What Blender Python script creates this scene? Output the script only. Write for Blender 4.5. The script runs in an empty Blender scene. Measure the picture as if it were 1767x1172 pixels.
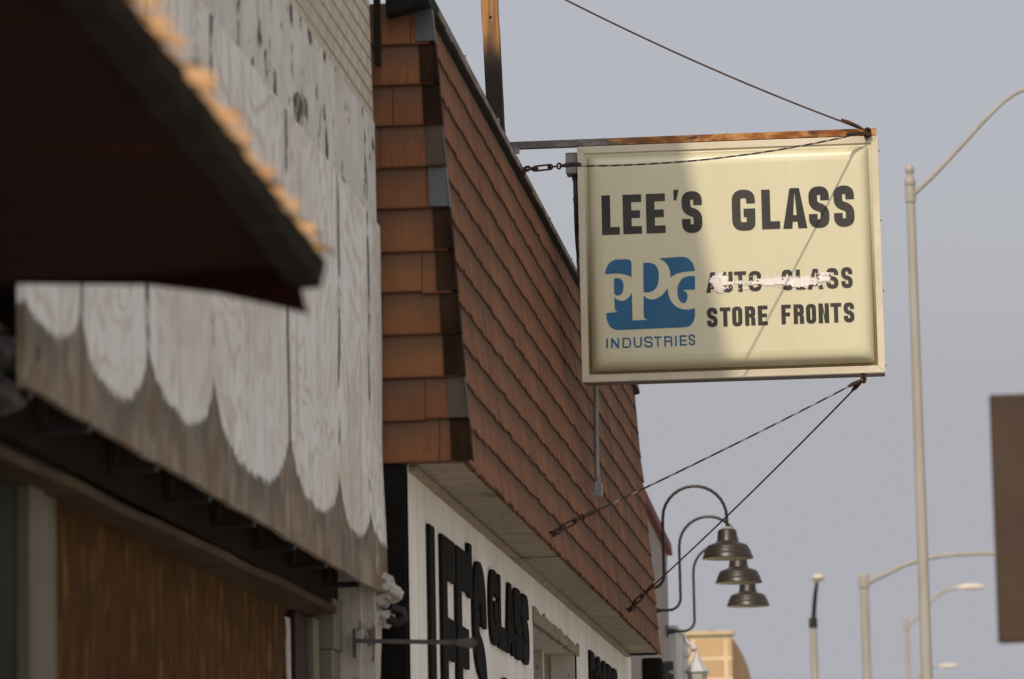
import bpy, bmesh, math, random
from mathutils import Vector, Matrix
from mathutils.geometry import tessellate_polygon
from mathutils.noise import noise as pnoise
rng = random.Random(7)
S = bpy.context.scene
C = S.collection
rad = math.radians

# ------------------------------------------------------------------ camera
EYE = Vector((0, 0, 1.7))
FPX, CX, CY = 7000.0, 883.5, 586.0
_d = Vector(((1578-CX)/FPX, -(1560-CY)/FPX, -1))
_y = _d.normalized()
_z = Vector((-.02, 1, -.02*_d.x+_d.y)); _z = (_z-_y*_z.dot(_y)).normalized()
_x = _y.cross(_z)
ROT = Matrix((_x, _y, _z))
cam_d = bpy.data.cameras.new('camera'); cam = bpy.data.objects.new('camera', cam_d); C.objects.link(cam)
cam.matrix_world = Matrix.Translation(EYE) @ ROT.to_4x4()
cam_d.sensor_fit = 'HORIZONTAL'; cam_d.sensor_width = 36
cam_d.lens = 36*FPX/1767
cam_d.clip_start = .1; cam_d.clip_end = 5000
cam_d.dof.use_dof = True; cam_d.dof.focus_distance = 22.9; cam_d.dof.aperture_fstop = 4.3
S.camera = cam

# ------------------------------------------------------------------ sun, sky, exposure
SUN = Vector((.178, 1, -1.023)).normalized()      # the way the light travels
EL = math.asin(-SUN.z)
AZ = math.atan2(-SUN.x, -SUN.y)                   # compass angle of the sun, from +Y towards +X
sl = bpy.data.lights.new('sun', 'SUN'); so = bpy.data.objects.new('sun', sl); C.objects.link(so)
sl.energy = 2.9; sl.angle = rad(.7); sl.color = (1, .84, .66)
so.rotation_euler = SUN.to_track_quat('-Z', 'Y').to_euler(); so.location = (-6, -20, 40)
W = bpy.data.worlds.new('World'); S.world = W; W.use_nodes = True
wn = W.node_tree; bgn = wn.nodes['Background']
sky = wn.nodes.new('ShaderNodeTexSky'); sky.sky_type = 'NISHITA'; sky.sun_disc = False
sky.sun_elevation = EL; sky.sun_rotation = AZ
sky.air_density = 1.4; sky.dust_density = 4.8; sky.ozone_density = 1.0; sky.altitude = 200
hs = wn.nodes.new('ShaderNodeHueSaturation'); hs.inputs['Saturation'].default_value = .25
tint = wn.nodes.new('ShaderNodeMix'); tint.data_type = 'RGBA'; tint.blend_type = 'MULTIPLY'
tint.inputs['Factor'].default_value = 1; tint.inputs['B'].default_value = (.81, .785, .83, 1)
wn.links.new(sky.outputs['Color'], hs.inputs['Color']); wn.links.new(hs.outputs['Color'], tint.inputs['A'])
smoke = wn.nodes.new('ShaderNodeMix'); smoke.data_type = 'RGBA'; smoke.blend_type = 'LIGHTEN'      # even smoke veil over the clear-sky model
smoke.inputs['Factor'].default_value = 1; smoke.inputs['B'].default_value = (3.0, 3.02, 3.28, 1)
wn.links.new(tint.outputs['Result'], smoke.inputs['A']); wn.links.new(smoke.outputs['Result'], bgn.inputs['Color'])
bgn.inputs['Strength'].default_value = .14
S.view_settings.view_transform = 'Standard'; S.view_settings.look = 'None'
S.view_settings.exposure = 0; S.view_settings.gamma = 1; S.view_settings.use_curve_mapping = False
S.render.engine = 'CYCLES'

# ------------------------------------------------------------------ helpers
def V(px, py, Y):
    v = ROT @ Vector(((px-CX)/FPX, -(py-CY)/FPX, -1)); return EYE + v*(Y/v.y)
def VX(px, py, X):
    v = ROT @ Vector(((px-CX)/FPX, -(py-CY)/FPX, -1)); return EYE + v*(X/v.x)

class Mat:
    """small node-graph writer"""
    def __init__(s, name, rough=.7, metal=0, spec=.3):
        s.m = bpy.data.materials.new(name); s.m.use_nodes = True
        s.t = s.m.node_tree; s.b = s.t.nodes['Principled BSDF']
        s.b.inputs['Roughness'].default_value = rough; s.b.inputs['Metallic'].default_value = metal
        s.b.inputs['Specular IOR Level'].default_value = spec
        s.pos = s.t.nodes.new('ShaderNodeNewGeometry').outputs['Position']
    def put(s, sock, v):
        if v is None: return
        if isinstance(v, bpy.types.NodeSocket): s.t.links.new(v, sock)
        elif isinstance(v, tuple) and len(v) == 3 and sock.type == 'RGBA': sock.default_value = (*v, 1)
        else: sock.default_value = v
    def scale(s, sc, vec=None):
        n = s.t.nodes.new('ShaderNodeVectorMath'); n.operation = 'MULTIPLY'
        s.put(n.inputs[0], vec or s.pos); n.inputs[1].default_value = sc; return n.outputs[0]
    def noise(s, sc=(1, 1, 1), detail=4, rough=.6, dist=0, vec=None, off=0):
        n = s.t.nodes.new('ShaderNodeTexNoise'); v = s.scale(sc, vec)
        if off:
            a = s.t.nodes.new('ShaderNodeVectorMath'); a.operation = 'ADD'
            s.put(a.inputs[0], v); a.inputs[1].default_value = (off, off*1.7, off*.3); v = a.outputs[0]
        s.put(n.inputs['Vector'], v); n.inputs['Scale'].default_value = 1
        n.inputs['Detail'].default_value = detail; n.inputs['Roughness'].default_value = rough
        n.inputs['Distortion'].default_value = dist; return n.outputs['Fac']
    def math(s, op, a, b=None, clamp=False):
        n = s.t.nodes.new('ShaderNodeMath'); n.operation = op; n.use_clamp = clamp
        s.put(n.inputs[0], a); s.put(n.inputs[1], b); return n.outputs[0]
    def mix(s, f, a, b, mode='MIX'):
        n = s.t.nodes.new('ShaderNodeMix'); n.data_type = 'RGBA'; n.blend_type = mode
        s.put(n.inputs['Factor'], f); s.put(n.inputs['A'], a); s.put(n.inputs['B'], b); return n.outputs['Result']
    def step(s, v, lo, hi, a=0., b=1.):
        n = s.t.nodes.new('ShaderNodeMapRange'); n.interpolation_type = 'SMOOTHSTEP'; s.put(n.inputs[0], v)
        for i, q in enumerate((lo, hi, a, b)): n.inputs[1+i].default_value = q
        return n.outputs[0]
    def attr(s, name):
        n = s.t.nodes.new('ShaderNodeAttribute'); n.attribute_name = name; return n.outputs['Fac']
    def xyz(s):
        n = s.t.nodes.new('ShaderNodeSeparateXYZ'); s.put(n.inputs[0], s.pos); return n.outputs
    def comb(s, x, y, z=0.):
        n = s.t.nodes.new('ShaderNodeCombineXYZ'); s.put(n.inputs[0], x); s.put(n.inputs[1], y); s.put(n.inputs[2], z); return n.outputs[0]
    def bump(s, h, strength=.3, dist=.01):
        n = s.t.nodes.new('ShaderNodeBump'); n.inputs['Strength'].default_value = strength; n.inputs['Distance'].default_value = dist
        s.put(n.inputs['Height'], h); s.put(s.b.inputs['Normal'], n.outputs[0])
    def out(s, col, rough=None):
        s.put(s.b.inputs['Base Color'], col); s.put(s.b.inputs['Roughness'], rough); return s.m

def two(name, a, b, sc=(3, 3, 3), lo=.35, hi=.65, rough=.7, metal=0, spec=.3, bump=.15, bd=.004, fine=None, c=None, clo=.6, chi=.75, csc=(1.3, 1.3, .5)):
    """surface of two tones with an optional third stain tone"""
    m = Mat(name, rough, metal, spec); n = m.noise(sc, 5)
    col = m.mix(m.step(n, lo, hi), a, b)
    if c: col = m.mix(m.step(m.noise(csc, 6, off=9), clo, chi), col, c)
    f = m.noise(fine or tuple(6*q for q in sc), 4, off=3)
    m.bump(f, bump, bd)
    return m.out(col)

class MB:
    """gathers shapes, then links them as one mesh object"""
    def __init__(s): s.v = []; s.f = []; s.a = {}; s.fa = {}; s.sm = []
    def add(s, vs, fs, smooth=False, fattr=None):
        o = len(s.v); s.v += [Vector(v) for v in vs]
        for f in fs:
            s.f.append(tuple(o+i for i in f)); s.sm.append(smooth)
            if fattr is not None: s.fa[len(s.f)-1] = fattr
        return s
    def hexa(s, p, fattr=None):     # p: bottom loop 4, top loop 4
        return s.add(p, [(3, 2, 1, 0), (4, 5, 6, 7), (0, 1, 5, 4), (1, 2, 6, 5), (2, 3, 7, 6), (3, 0, 4, 7)], False, fattr)
    def box(s, x0, x1, y0, y1, z0, z1, j=0):
        q = lambda: rng.uniform(-j, j)
        return s.hexa([(x+q(), y+q(), z) for z in (z0, z1) for x, y in ((x0, y0), (x1, y0), (x1, y1), (x0, y1))])
    def tube(s, pts, r, n=10, cap=True, smooth=True):
        pts = [Vector(p) for p in pts]; k = len(pts)
        rs = r if isinstance(r, (list, tuple)) else [r]*k
        vs = []; fs = []; up = None
        for i, p in enumerate(pts):
            t = (pts[min(i+1, k-1)]-pts[max(i-1, 0)]).normalized()
            if up is None: up = t.orthogonal().normalized()
            up = (up-t*up.dot(t)).normalized(); w = t.cross(up)
            vs += [p+(up*math.cos(2*math.pi*j/n)+w*math.sin(2*math.pi*j/n))*rs[i] for j in range(n)]
        for i in range(k-1):
            for j in range(n):
                a = i*n+j; b = i*n+(j+1) % n; fs.append((a, b, b+n, a+n))
        s.add(vs, fs, smooth)
        if cap: s.add([*vs[:n]], [tuple(range(n))[::-1]]); s.add([*vs[-n:]], [tuple(range(n))])
        return s
    def lathe(s, prof, o, n=32, smooth=True):     # prof: (r, z)
        o = Vector(o); vs = []; fs = []
        for r, z in prof: vs += [o+Vector((r*math.cos(2*math.pi*j/n), r*math.sin(2*math.pi*j/n), z)) for j in range(n)]
        for i in range(len(prof)-1):
            for j in range(n):
                a = i*n+j; b = i*n+(j+1) % n; fs.append((a, b, b+n, a+n))
        return s.add(vs, fs, smooth)
    def prism(s, loops, fr, d0, d1, back=True):
        """outline with holes; fr(u, v, d) gives the point"""
        flat = [p for l in loops for p in l]
        tri = tessellate_polygon([[Vector((p[0], p[1], 0)) for p in l] for l in loops])
        n = len(flat)
        s.add([fr(u, v, d1) for u, v in flat], tri)
        if back:
            s.add([fr(u, v, d0) for u, v in flat], [t[::-1] for t in tri])
            o = 0
            for l in loops:
                k = len(l)
                s.add([fr(u, v, d0) for u, v in l]+[fr(u, v, d1) for u, v in l], [(i, (i+1) % k, (i+1) % k+k, i+k) for i in range(k)])
        return s
    def blob(s, c, r, seed=0, amp=.3, n=3):
        bm = bmesh.new(); bmesh.ops.create_icosphere(bm, subdivisions=n, radius=1)
        vs = []
        for v in bm.verts:
            k = 1+amp*pnoise(v.co*1.6+Vector((seed*3.1, seed, 0)))+amp*.5*pnoise(v.co*4+Vector((seed, 2, seed)))
            vs.append(Vector(c)+Vector((v.co.x*r[0], v.co.y*r[1], v.co.z*r[2]))*k)
        fs = [tuple(v.index for v in f.verts) for f in bm.faces]; bm.free()
        return s.add(vs, fs, True)
    def build(s, name, mat, parent=None, bevel=0, fix=True):
        off = parent_loc(parent)
        me = bpy.data.meshes.new(name); me.from_pydata([v-off for v in s.v], [], s.f)
        for p, q in zip(me.polygons, s.sm): p.use_smooth = q
        if s.fa:
            at = me.attributes.new('rnd', 'FLOAT', 'FACE')
            for i, q in s.fa.items(): at.data[i].value = q
        for k, vals in s.a.items():
            at = me.attributes.new(k, 'FLOAT', 'POINT')
            for i, q in enumerate(vals): at.data[i].value = q
        if fix:
            bm = bmesh.new(); bm.from_mesh(me)
            bmesh.ops.recalc_face_normals(bm, faces=bm.faces); bm.to_mesh(me); bm.free()
        me.materials.append(mat)
        o = bpy.data.objects.new(name, me); C.objects.link(o)
        if parent: o.parent = parent
        if bevel:
            b = o.modifiers.new('bevel', 'BEVEL'); b.width = bevel; b.segments = 2; b.limit_method = 'ANGLE'; b.angle_limit = rad(40)
        return o
def parent_loc(p):
    r = Vector((0, 0, 0))
    while p is not None: r = r+p.location; p = p.parent
    return r
def thing(name, label, cat, loc, group=None):
    o = bpy.data.objects.new(name, None); C.objects.link(o); o.location = loc
    o.empty_display_size = .2; tag(o, label, cat, group); return o
def tag(o, label, cat, group=None):
    o['label'] = label; o['category'] = cat
    if group: o['group'] = group
    return o
def struct(o): o['kind'] = 'structure'; return o
def dup(o, loc, label):
    r = o.copy(); C.objects.link(r); r.location = loc; r['label'] = label
    for ch in list(o.children):
        c = ch.copy(); C.objects.link(c); c.parent = r
        for g in list(ch.children):
            e = g.copy(); C.objects.link(e); e.parent = c
    return r
def arc(cx, cy, r, a0, a1, n=10): return [(cx+r*math.cos(rad(a0+(a1-a0)*i/n)), cy+r*math.sin(rad(a0+(a1-a0)*i/n))) for i in range(n+1)]
def spline(pts, n=8):
    """smooth curve through points (Catmull-Rom)"""
    pts = [Vector(p) for p in pts]; out = []
    for i in range(len(pts)-1):
        p0 = pts[max(i-1, 0)]; p1 = pts[i]; p2 = pts[i+1]; p3 = pts[min(i+2, len(pts)-1)]
        for k in range(n):
            t = k/n
            out.append(.5*((2*p1)+(p2-p0)*t+(2*p0-5*p1+4*p2-p3)*t*t+(3*p1-p0-3*p2+p3)*t**3))
    return out+[pts[-1]]

# ------------------------------------------------------------------ lettering
def roundpath(pts, rr):
    out = []
    k = len(pts)
    for i, p in enumerate(pts):
        p = Vector(p); r = rr[i] if isinstance(rr, list) else rr
        if i in (0, k-1) or r <= 0: out.append(p); continue
        a = Vector(pts[i-1])-p; b = Vector(pts[i+1])-p
        r = min(r, a.length*.47 if i > 1 else a.length*.9, b.length*.47 if i < k-2 else b.length*.9)
        a = a.normalized()*r; b = b.normalized()*r
        for j in range(8):
            t = j/7; out.append(p+a*(1-t)**2+b*t**2)
    return out
def stroke(path, t):
    L = []; R = []
    k = len(path); h = t/2
    for i, p in enumerate(path):
        d1 = (p-path[i-1]).normalized() if i else None
        d2 = (path[i+1]-p).normalized() if i < k-1 else None
        if d1 is None: d1 = d2
        if d2 is None: d2 = d1
        n1 = Vector((-d1.y, d1.x)); n2 = Vector((-d2.y, d2.x)); m = (n1+n2)
        m = m/max(m.dot(n1), .3) if m.length > 1e-6 else n1
        L.append(p+m*h); R.append(p-m*h)
    return [tuple(q) for q in L+R[::-1]]
def rrect(x0, y0, x1, y1, r, n=7):
    return arc(x1-r, y1-r, r, 0, 90, n)+arc(x0+r, y1-r, r, 90, 180, n)+arc(x0+r, y0+r, r, 180, 270, n)+arc(x1-r, y0+r, r, 270, 360, n)
def glyph(ch, w, h, t, b=None):
    """loops of one capital in a box w x h; t upright stroke, b level stroke"""
    b = b or t*.85
    Rx = w-t/2; Lx = t/2; T = h-b/2; B = b/2; M = h/2; r = (w-t)*.47
    if ch == 'L': return [[(0, 0), (0, h), (t, h), (t, b), (w, b), (w, 0)]]
    if ch == 'E': return [[(0, 0), (0, h), (w, h), (w, h-b), (t, h-b), (t, M+b/2), (w*.92, M+b/2), (w*.92, M-b/2), (t, M-b/2), (t, b), (w, b), (w, 0)]]
    if ch == 'F': return [[(0, 0), (0, h), (w, h), (w, h-b), (t, h-b), (t, M+b/2), (w*.9, M+b/2), (w*.9, M-b/2), (t, M-b/2), (t, 0)]]
    if ch == 'T': return [[(w/2-t/2, 0), (w/2-t/2, h-b), (0, h-b), (0, h), (w, h), (w, h-b), (w/2+t/2, h-b), (w/2+t/2, 0)]]
    if ch == 'I': return [[(0, 0), (0, h), (t, h), (t, 0)]]
    if ch == 'N': return [[(0, 0), (0, h), (t*1.02, h), (w-t, h*.36), (w-t, h), (w, h), (w, 0), (w-t*1.02, 0), (t, h*.64), (t, 0)]]
    if ch == "'": return [[(w*.18, 0), (w*.22, h), (w, h), (w*.62, 0)]]
    if ch == 'S':
        k = h*.05
        return [stroke(roundpath([(Rx, h*.665), (Rx, T), (Lx, T), (Lx, M+k), (Rx, M-k), (Rx, B), (Lx, B), (Lx, h*.335)], r), t)]
    if ch == 'C': return [stroke(roundpath([(Rx, h*.64), (Rx, T), (Lx, T), (Lx, B), (Rx, B), (Rx, h*.36)], r), t)]
    if ch == 'G': return [stroke(roundpath([(Rx, h*.66), (Rx, T), (Lx, T), (Lx, B), (Rx, B), (Rx, h*.43), (w*.5, h*.43)], [0, r, r, r, r*.55, 0, 0]), t)]
    if ch == 'U': return [stroke(roundpath([(Lx, h), (Lx, B), (Rx, B), (Rx, h)], r), t)]
    if ch == 'O': return [rrect(0, 0, w, h, w*.42), rrect(t, b, w-t, h-b, max((w-2*t)*.45, .001))[::-1]]
    if ch == 'D': return [[(0, 0), (0, h)]+arc(w-w*.42, h-w*.42, w*.42, 90, 0, 7)+arc(w-w*.42, w*.42, w*.42, 0, -90, 7), [(t, b), (w-t-.1*t, b), (w-t, b+.3*t), (w-t, h-b-.3*t), (w-t-.1*t, h-b), (t, h-b)]]
    if ch == 'A':
        q = t*1.06; hi = h*.86; y0 = h*.17; y1 = y0+b*.85
        xl = lambda y: q+(w/2-q)*y/hi
        return [[(0, 0), (w/2-t*.56, h), (w/2+t*.56, h), (w, 0), (w-q, 0), (w-xl(y0), y0), (xl(y0), y0), (q, 0)],
                [(xl(y1), y1), (w-xl(y1), y1), (w/2+.02*t, hi), (w/2-.02*t, hi)]]
    if ch == 'R':
        rr = w*.36; y = h*.42; k = h*.5
        return [[(0, 0), (0, h)]+arc(w-rr, h-rr, rr, 90, 0, 6)+[(w, k+.06*h), (w*.93, k-.01*h), (w*.88, k-.03*h), (w*.96, k-.1*h), (w, y-.04*h), (w, 0), (w-t, 0), (w-t, y-.06*h), (w-t*1.15, y), (t, y), (t, 0)],
                [(t, y+b), (w-t*1.15, y+b), (w-t, y+b+.1*t), (w-t, h-b-.25*t), (w-t*1.25, h-b), (t, h-b)]]
    return []

# ------------------------------------------------------------------ materials
M = {}
M['asphalt'] = two('worn_pale_road', (.38, .37, .35), (.31, .30, .285), (.6, .6, .6), rough=.9)
M['concrete'] = two('concrete', (.46, .44, .40), (.40, .385, .35), (1.5, 1.5, 1.5), rough=.9, c=(.2, .19, .17))
M['dirt'] = two('dry_ground', (.40, .35, .28), (.34, .30, .24), (.2, .2, .2), rough=1)

def m_ply():
    m = Mat('weathered_plywood', .85); p = m.attr('paint'); sm = m.attr('seam'); z = m.xyz()
    streak = m.noise((25, 25, 1.3), 5); wav = m.noise((1.3, 1.3, .9), 3, dist=1.2); fine = m.noise((60, 60, 8), 4, off=4)
    # contour grain of rotary-cut veneer
    rings = m.math('FRACT', m.math('ADD', m.math('MULTIPLY', wav, 9.), m.math('MULTIPLY', p, 5.)))
    ring = m.math('MULTIPLY', m.step(rings, .35, .62), m.step(rings, .92, .74))
    ring = m.math('MULTIPLY', ring, m.step(m.noise((1.7, 1.7, .8), 3, off=11), .36, .52))
    white = m.mix(m.step(streak, .42, .68), (.76, .755, .725), (.66, .65, .605))
    white = m.mix(m.math('MULTIPLY', ring, .5), white, (.46, .39, .285))
    white = m.mix(m.math('MULTIPLY', m.step(m.noise((40, 40, .9), 6, off=31), .57, .65), .75), white, (.33, .29, .22))
    white = m.mix(m.math('MULTIPLY', m.step(m.noise((1.2, 1.2, 1.6), 5, off=7), .48, .72), .6), white, (.53, .475, .37))
    wood = m.mix(m.step(m.noise((5, 5, 3.5), 6, off=5), .35, .65), (.155, .112, .074), (.29, .232, .165))
    wood = m.mix(m.math('MULTIPLY', m.step(m.noise((26, 26, 3.2), 6, off=25), .50, .66), .75), wood, (.125, .088, .058))
    wood = m.mix(m.step(m.noise((3.5, 3.5, 2.5), 5, off=15), .52, .72), wood, (.150, .138, .110))
    wood = m.mix(m.math('MULTIPLY', m.step(m.noise((19, 19, 6), 6, off=45), .60, .68), .7), wood, (.44, .41, .345))
    e = m.math('ADD', p, m.math('MULTIPLY', m.math('SUBTRACT', m.noise((22, 22, 9), 5, off=2), .5), .09))
    mild = m.math('MULTIPLY', m.step(e, -.13, -.01), .9)
    wood = m.mix(m.math('MULTIPLY', mild, m.step(m.noise((5, 5, 4), 4, off=8), .35, .6)), wood, (.095, .098, .080))
    col = m.mix(m.step(e, -.012, .016), wood, white)
    crack = m.math('MULTIPLY', m.step(m.math('ADD', sm, m.math('MULTIPLY', m.noise((9, 9, 5), 5, off=6), .05)), .066, .050), m.math('MULTIPLY', m.step(p, -.03, .01), m.step(m.noise((2.5, 2.5, 3.2), 4, off=21), .41, .52)))
    col = m.mix(m.math('MULTIPLY', crack, .85), col, (.055, .05, .04))
    m.bump(m.math('ADD', fine, m.math('MULTIPLY', crack, -2.)), .35, .006)
    return m.out(col)
M['ply'] = m_ply()
def m_band():
    m = Mat('peeling_board', .85)
    col = m.mix(m.step(m.noise((4, 4, 4), 5), .4, .65), (.56, .545, .51), (.66, .645, .60))
    col = m.mix(m.step(m.noise((5, 5, 3.6), 6, off=2), .575, .61), col, (.075, .055, .035))
    col = m.mix(m.math('MULTIPLY', m.step(m.noise((25, 25, 10), 5, off=5), .64, .70), .8), col, (.30, .22, .14))
    col = m.mix(m.math('MULTIPLY', m.step(m.noise((2.5, 2.5, 1), 4, off=12), .55, .75), .5), col, (.38, .34, .27))
    m.bump(m.noise((12, 12, 8), 5), .3, .006); return m.out(col)
M['band'] = m_band()
def m_brick(name, a, b, mortar, sc=1.):
    m = Mat(name, .9); x = m.xyz()
    n = m.t.nodes.new('ShaderNodeTexBrick'); v = m.comb(m.math('ADD', x[1], x[0]), x[2])
    m.put(n.inputs['Vector'], v); n.inputs['Scale'].default_value = 1
    n.inputs['Brick Width'].default_value = .21*sc; n.inputs['Row Height'].default_value = .075*sc; n.inputs['Mortar Size'].default_value = .008*sc
    m.put(n.inputs['Color1'], a); m.put(n.inputs['Color2'], b); m.put(n.inputs['Mortar'], mortar)
    col = m.mix(m.math('MULTIPLY', m.step(m.noise((2, 2, 2), 6), .45, .7), .6), n.outputs['Color'], (.44, .38, .29))
    col = m.mix(m.math('MULTIPLY', m.step(m.noise((14, 14, 14), 5, off=5), .6, .72), .5), col, (.2, .16, .12))
    h = m.math('ADD', m.math('MULTIPLY', n.outputs['Fac'], -1.5), m.noise((40, 40, 40), 4))
    m.bump(h, .6, .008); return m.out(col)
M['brick'] = m_brick('painted_brick', (.56, .52, .43), (.50, .455, .36), (.28, .23, .17))
def m_shingle(name, c0, c1, c2, gw):
    m = Mat(name, .9, spec=.08); r = m.attr('rnd'); v = m.attr('v')
    g = m.noise((45, 45, 2.2), 5); big = m.noise((1.6, 1.6, .9), 4, off=4)
    a = m.mix(r, c0, c1)
    a = m.mix(m.math('MULTIPLY', m.step(g, .38, .66), .75), a, (.165, .070, .038))
    a = m.mix(m.math('MULTIPLY', m.step(big, .42, .66), .6), a, c2)
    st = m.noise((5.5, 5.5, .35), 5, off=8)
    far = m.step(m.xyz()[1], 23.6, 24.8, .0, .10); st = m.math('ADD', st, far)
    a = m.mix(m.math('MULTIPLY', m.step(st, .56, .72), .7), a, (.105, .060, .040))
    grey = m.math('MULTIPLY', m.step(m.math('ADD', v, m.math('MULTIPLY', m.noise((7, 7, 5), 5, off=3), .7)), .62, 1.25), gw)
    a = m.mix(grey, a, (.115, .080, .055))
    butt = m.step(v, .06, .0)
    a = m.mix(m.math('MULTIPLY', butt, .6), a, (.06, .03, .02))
    a = m.mix(m.step(m.noise((38, 38, 9), 3, off=19), .80, .83), a, (.5, .47, .42))
    m.bump(m.noise((70, 70, 4), 5), .3, .004); return m.out(a)
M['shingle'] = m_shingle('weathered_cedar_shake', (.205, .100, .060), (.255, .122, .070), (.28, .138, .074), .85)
M['shingle_end'] = m_shingle('end_lit_cedar_shake', (.195, .085, .044), (.240, .106, .050), (.275, .126, .054), .8)  # end slope copy, more orange: the light on it is put into the colour
M['hip_dark'] = two('dark_hip_metal', (.022, .013, .008), (.042, .025, .014), (10, 10, 3), rough=.9, spec=.03)
M['hip_zinc'] = two('bare_zinc', (.075, .085, .09), (.11, .12, .12), (8, 8, 3), rough=.65, metal=.1)
M['hip_tan'] = two('tarnished_hip_metal', (.085, .065, .043), (.055, .042, .03), (14, 14, 2), rough=.7, c=(.13, .12, .10))
M['coping'] = two('black_coping', (.010, .010, .0095), (.018, .017, .016), (3, 3, 3), rough=.85, spec=.1)
M['edge_trim'] = two('weathered_edge_strip', (.25, .21, .16), (.12, .10, .08), (9, 9, 9), rough=.7)
M['roofing'] = two('grey_roofing', (.12, .12, .12), (.17, .165, .16), rough=.95)
M['soffit'] = two('soffit_boards', (.31, .265, .19), (.24, .20, .14), (3, 14, 1), rough=.85, c=(.10, .08, .055), clo=.58, chi=.75, csc=(5, 2, 1))
def m_wall():
    m = Mat('ribbed_white_siding', .75, spec=.15)
    col = m.mix(m.step(m.noise((3, 3, .7), 5), .35, .7), (.80, .78, .72), (.70, .67, .595))
    col = m.mix(m.math('MULTIPLY', m.step(m.noise((14, 14, .5), 5, off=6), .52, .72), .5), col, (.58, .53, .43))
    m.bump(m.noise((30, 30, 4), 3), .1, .003); return m.out(col)
M['siding'] = m_wall()
M['black_paint'] = two('black_paint', (.009, .009, .0075), (.014, .013, .011), (5, 5, 3), rough=.9, spec=.05, c=(.045, .032, .02), csc=(20, 20, 1), clo=.6, chi=.7)
M['frame_white'] = two('peeling_white_trim', (.58, .55, .47), (.50, .46, .37), (6, 6, 1.5), rough=.8, c=(.17, .12, .07), csc=(9, 9, 5), clo=.66, chi=.70)
M['rot'] = two('rotted_header', (.34, .29, .21), (.25, .21, .15), (10, 10, 14), rough=.95, bump=.8, bd=.02, c=(.10, .08, .05), csc=(7, 7, 12))
M['dark_glass'] = two('dark_glass', (.012, .013, .013), (.02, .02, .02), rough=.1, spec=.5, bump=.0)
def m_signface():
    m = Mat('cream_acrylic_face', .32, spec=.45)
    col = m.mix(m.step(m.noise((2.5, 2.5, .8), 5), .3, .75), (.63, .61, .425), (.60, .575, .385))
    col = m.mix(m.math('MULTIPLY', m.step(m.noise((26, 26, .9), 5, off=4), .55, .78), .25), col, (.58, .50, .31))
    g = m.attr('bevel_shade')     # shade of the pan's bevels put into the colour, strongest along the bottom
    col = m.mix(m.math('MULTIPLY', m.math('MULTIPLY', g, m.step(m.noise((3, 3, 3), 5, off=8), .1, .5)), .9), col, (.17, .125, .045))
    m.bump(m.noise((4, 4, 4), 3), .05, .01)
    return m.out(col)
M['cream'] = m_signface()
M['sign_black'] = two('faded_black_vinyl', (.020, .019, .017), (.040, .037, .032), (3, 3, 3), rough=.5, spec=.4, bump=.03)
M['sign_blue'] = two('faded_blue_vinyl', (.012, .105, .225), (.018, .135, .265), (2, 2, .8), rough=.45, spec=.4, bump=.03)
M['smear'] = two('white_paint_smear', (.84, .80, .78), (.74, .70, .66), (20, 20, 20), rough=.6)
M['frame_alu'] = two('cream_aluminium_frame', (.62, .575, .435), (.54, .49, .365), (3, 3, 3), rough=.45, spec=.5, c=(.36, .28, .17), csc=(6, 6, 6), clo=.66, chi=.78)
M['cabinet'] = two('brown_sign_cabinet', (.10, .075, .05), (.06, .045, .035), (4, 4, 4), rough=.6)
def m_bar():
    m = Mat('rusty_angle_iron', .8, metal=.1); x = m.xyz()
    n = m.noise((7, 7, 16), 6)
    rust = m.mix(m.step(n, .38, .62), (.22, .07, .018), (.50, .26, .09))
    rust = m.mix(m.step(m.noise((3, 9, 9), 5, off=5), .52, .66), rust, (.055, .028, .018))
    galv = m.mix(m.step(m.noise((5, 5, 9), 5, off=9), .45, .65), (.13, .125, .115), (.30, .29, .28))
    f = m.step(m.math('ADD', x[0], m.math('MULTIPLY', m.math('SUBTRACT', n, .5), 1.)), -1.75, -1.45)
    m.bump(m.noise((60, 60, 60), 4), .4, .003)
    return m.out(m.mix(f, galv, rust))
M['bar'] = m_bar()
M['rust'] = two('rusty_iron', (.028, .018, .013), (.06, .032, .02), (30, 30, 30), rough=.85, bump=.4)
def m_cable():
    m = Mat('twisted_wire', .6, metal=.3); x = m.xyz()
    w = m.math('SINE', m.math('MULTIPLY', m.math('SUBTRACT', x[0], m.math('MULTIPLY', x[2], .6)), 110.))
    return m.out(m.mix(m.step(w, .1, .9), (.035, .028, .022), (.30, .27, .23)))  # pale bands put the highlights of the twisted strands into the colour
M['cable'] = m_cable()
M['cable_rust'] = two('rusted_wire', (.05, .028, .02), (.10, .055, .035), (40, 40, 40), rough=.8)
M['galv'] = two('galvanised_steel', (.25, .26, .265), (.33, .335, .33), (12, 12, 12), rough=.5, metal=.4)
M['grey_box'] = two('grey_painted_steel', (.27, .27, .27), (.22, .22, .22), (8, 8, 8), rough=.6, c=(.12, .10, .08), csc=(9, 9, 9), clo=.68, chi=.75)
M['dark_pipe'] = two('dark_conduit', (.05, .055, .055), (.08, .08, .08), (8, 8, 8), rough=.5)
def m_post():
    m = Mat('raw_timber_post', .85)
    g = m.noise((60, 60, 2.2), 5)
    col = m.mix(m.step(g, .36, .64), (.50, .27, .105), (.34, .165, .06))
    col = m.mix(m.math('MULTIPLY', m.step(m.noise((14, 14, .8), 5, off=4), .5, .7), .8), col, (.10, .06, .035))
    z = m.xyz()[2]; col = m.mix(m.step(m.math('ADD', z, m.math('MULTIPLY', m.math('SUBTRACT', g, .5), .25)), 6.80, 6.62), col, (.030, .023, .017))  # near-black below the sun's shadow edge: the shade is put into the colour
    m.bump(g, .6, .006); return m.out(col)
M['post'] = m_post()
M['lamp_bronze'] = two('dark_bronze_enamel', (.022, .017, .012), (.030, .023, .016), rough=.38, metal=.1, spec=.4, bump=0)
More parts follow.
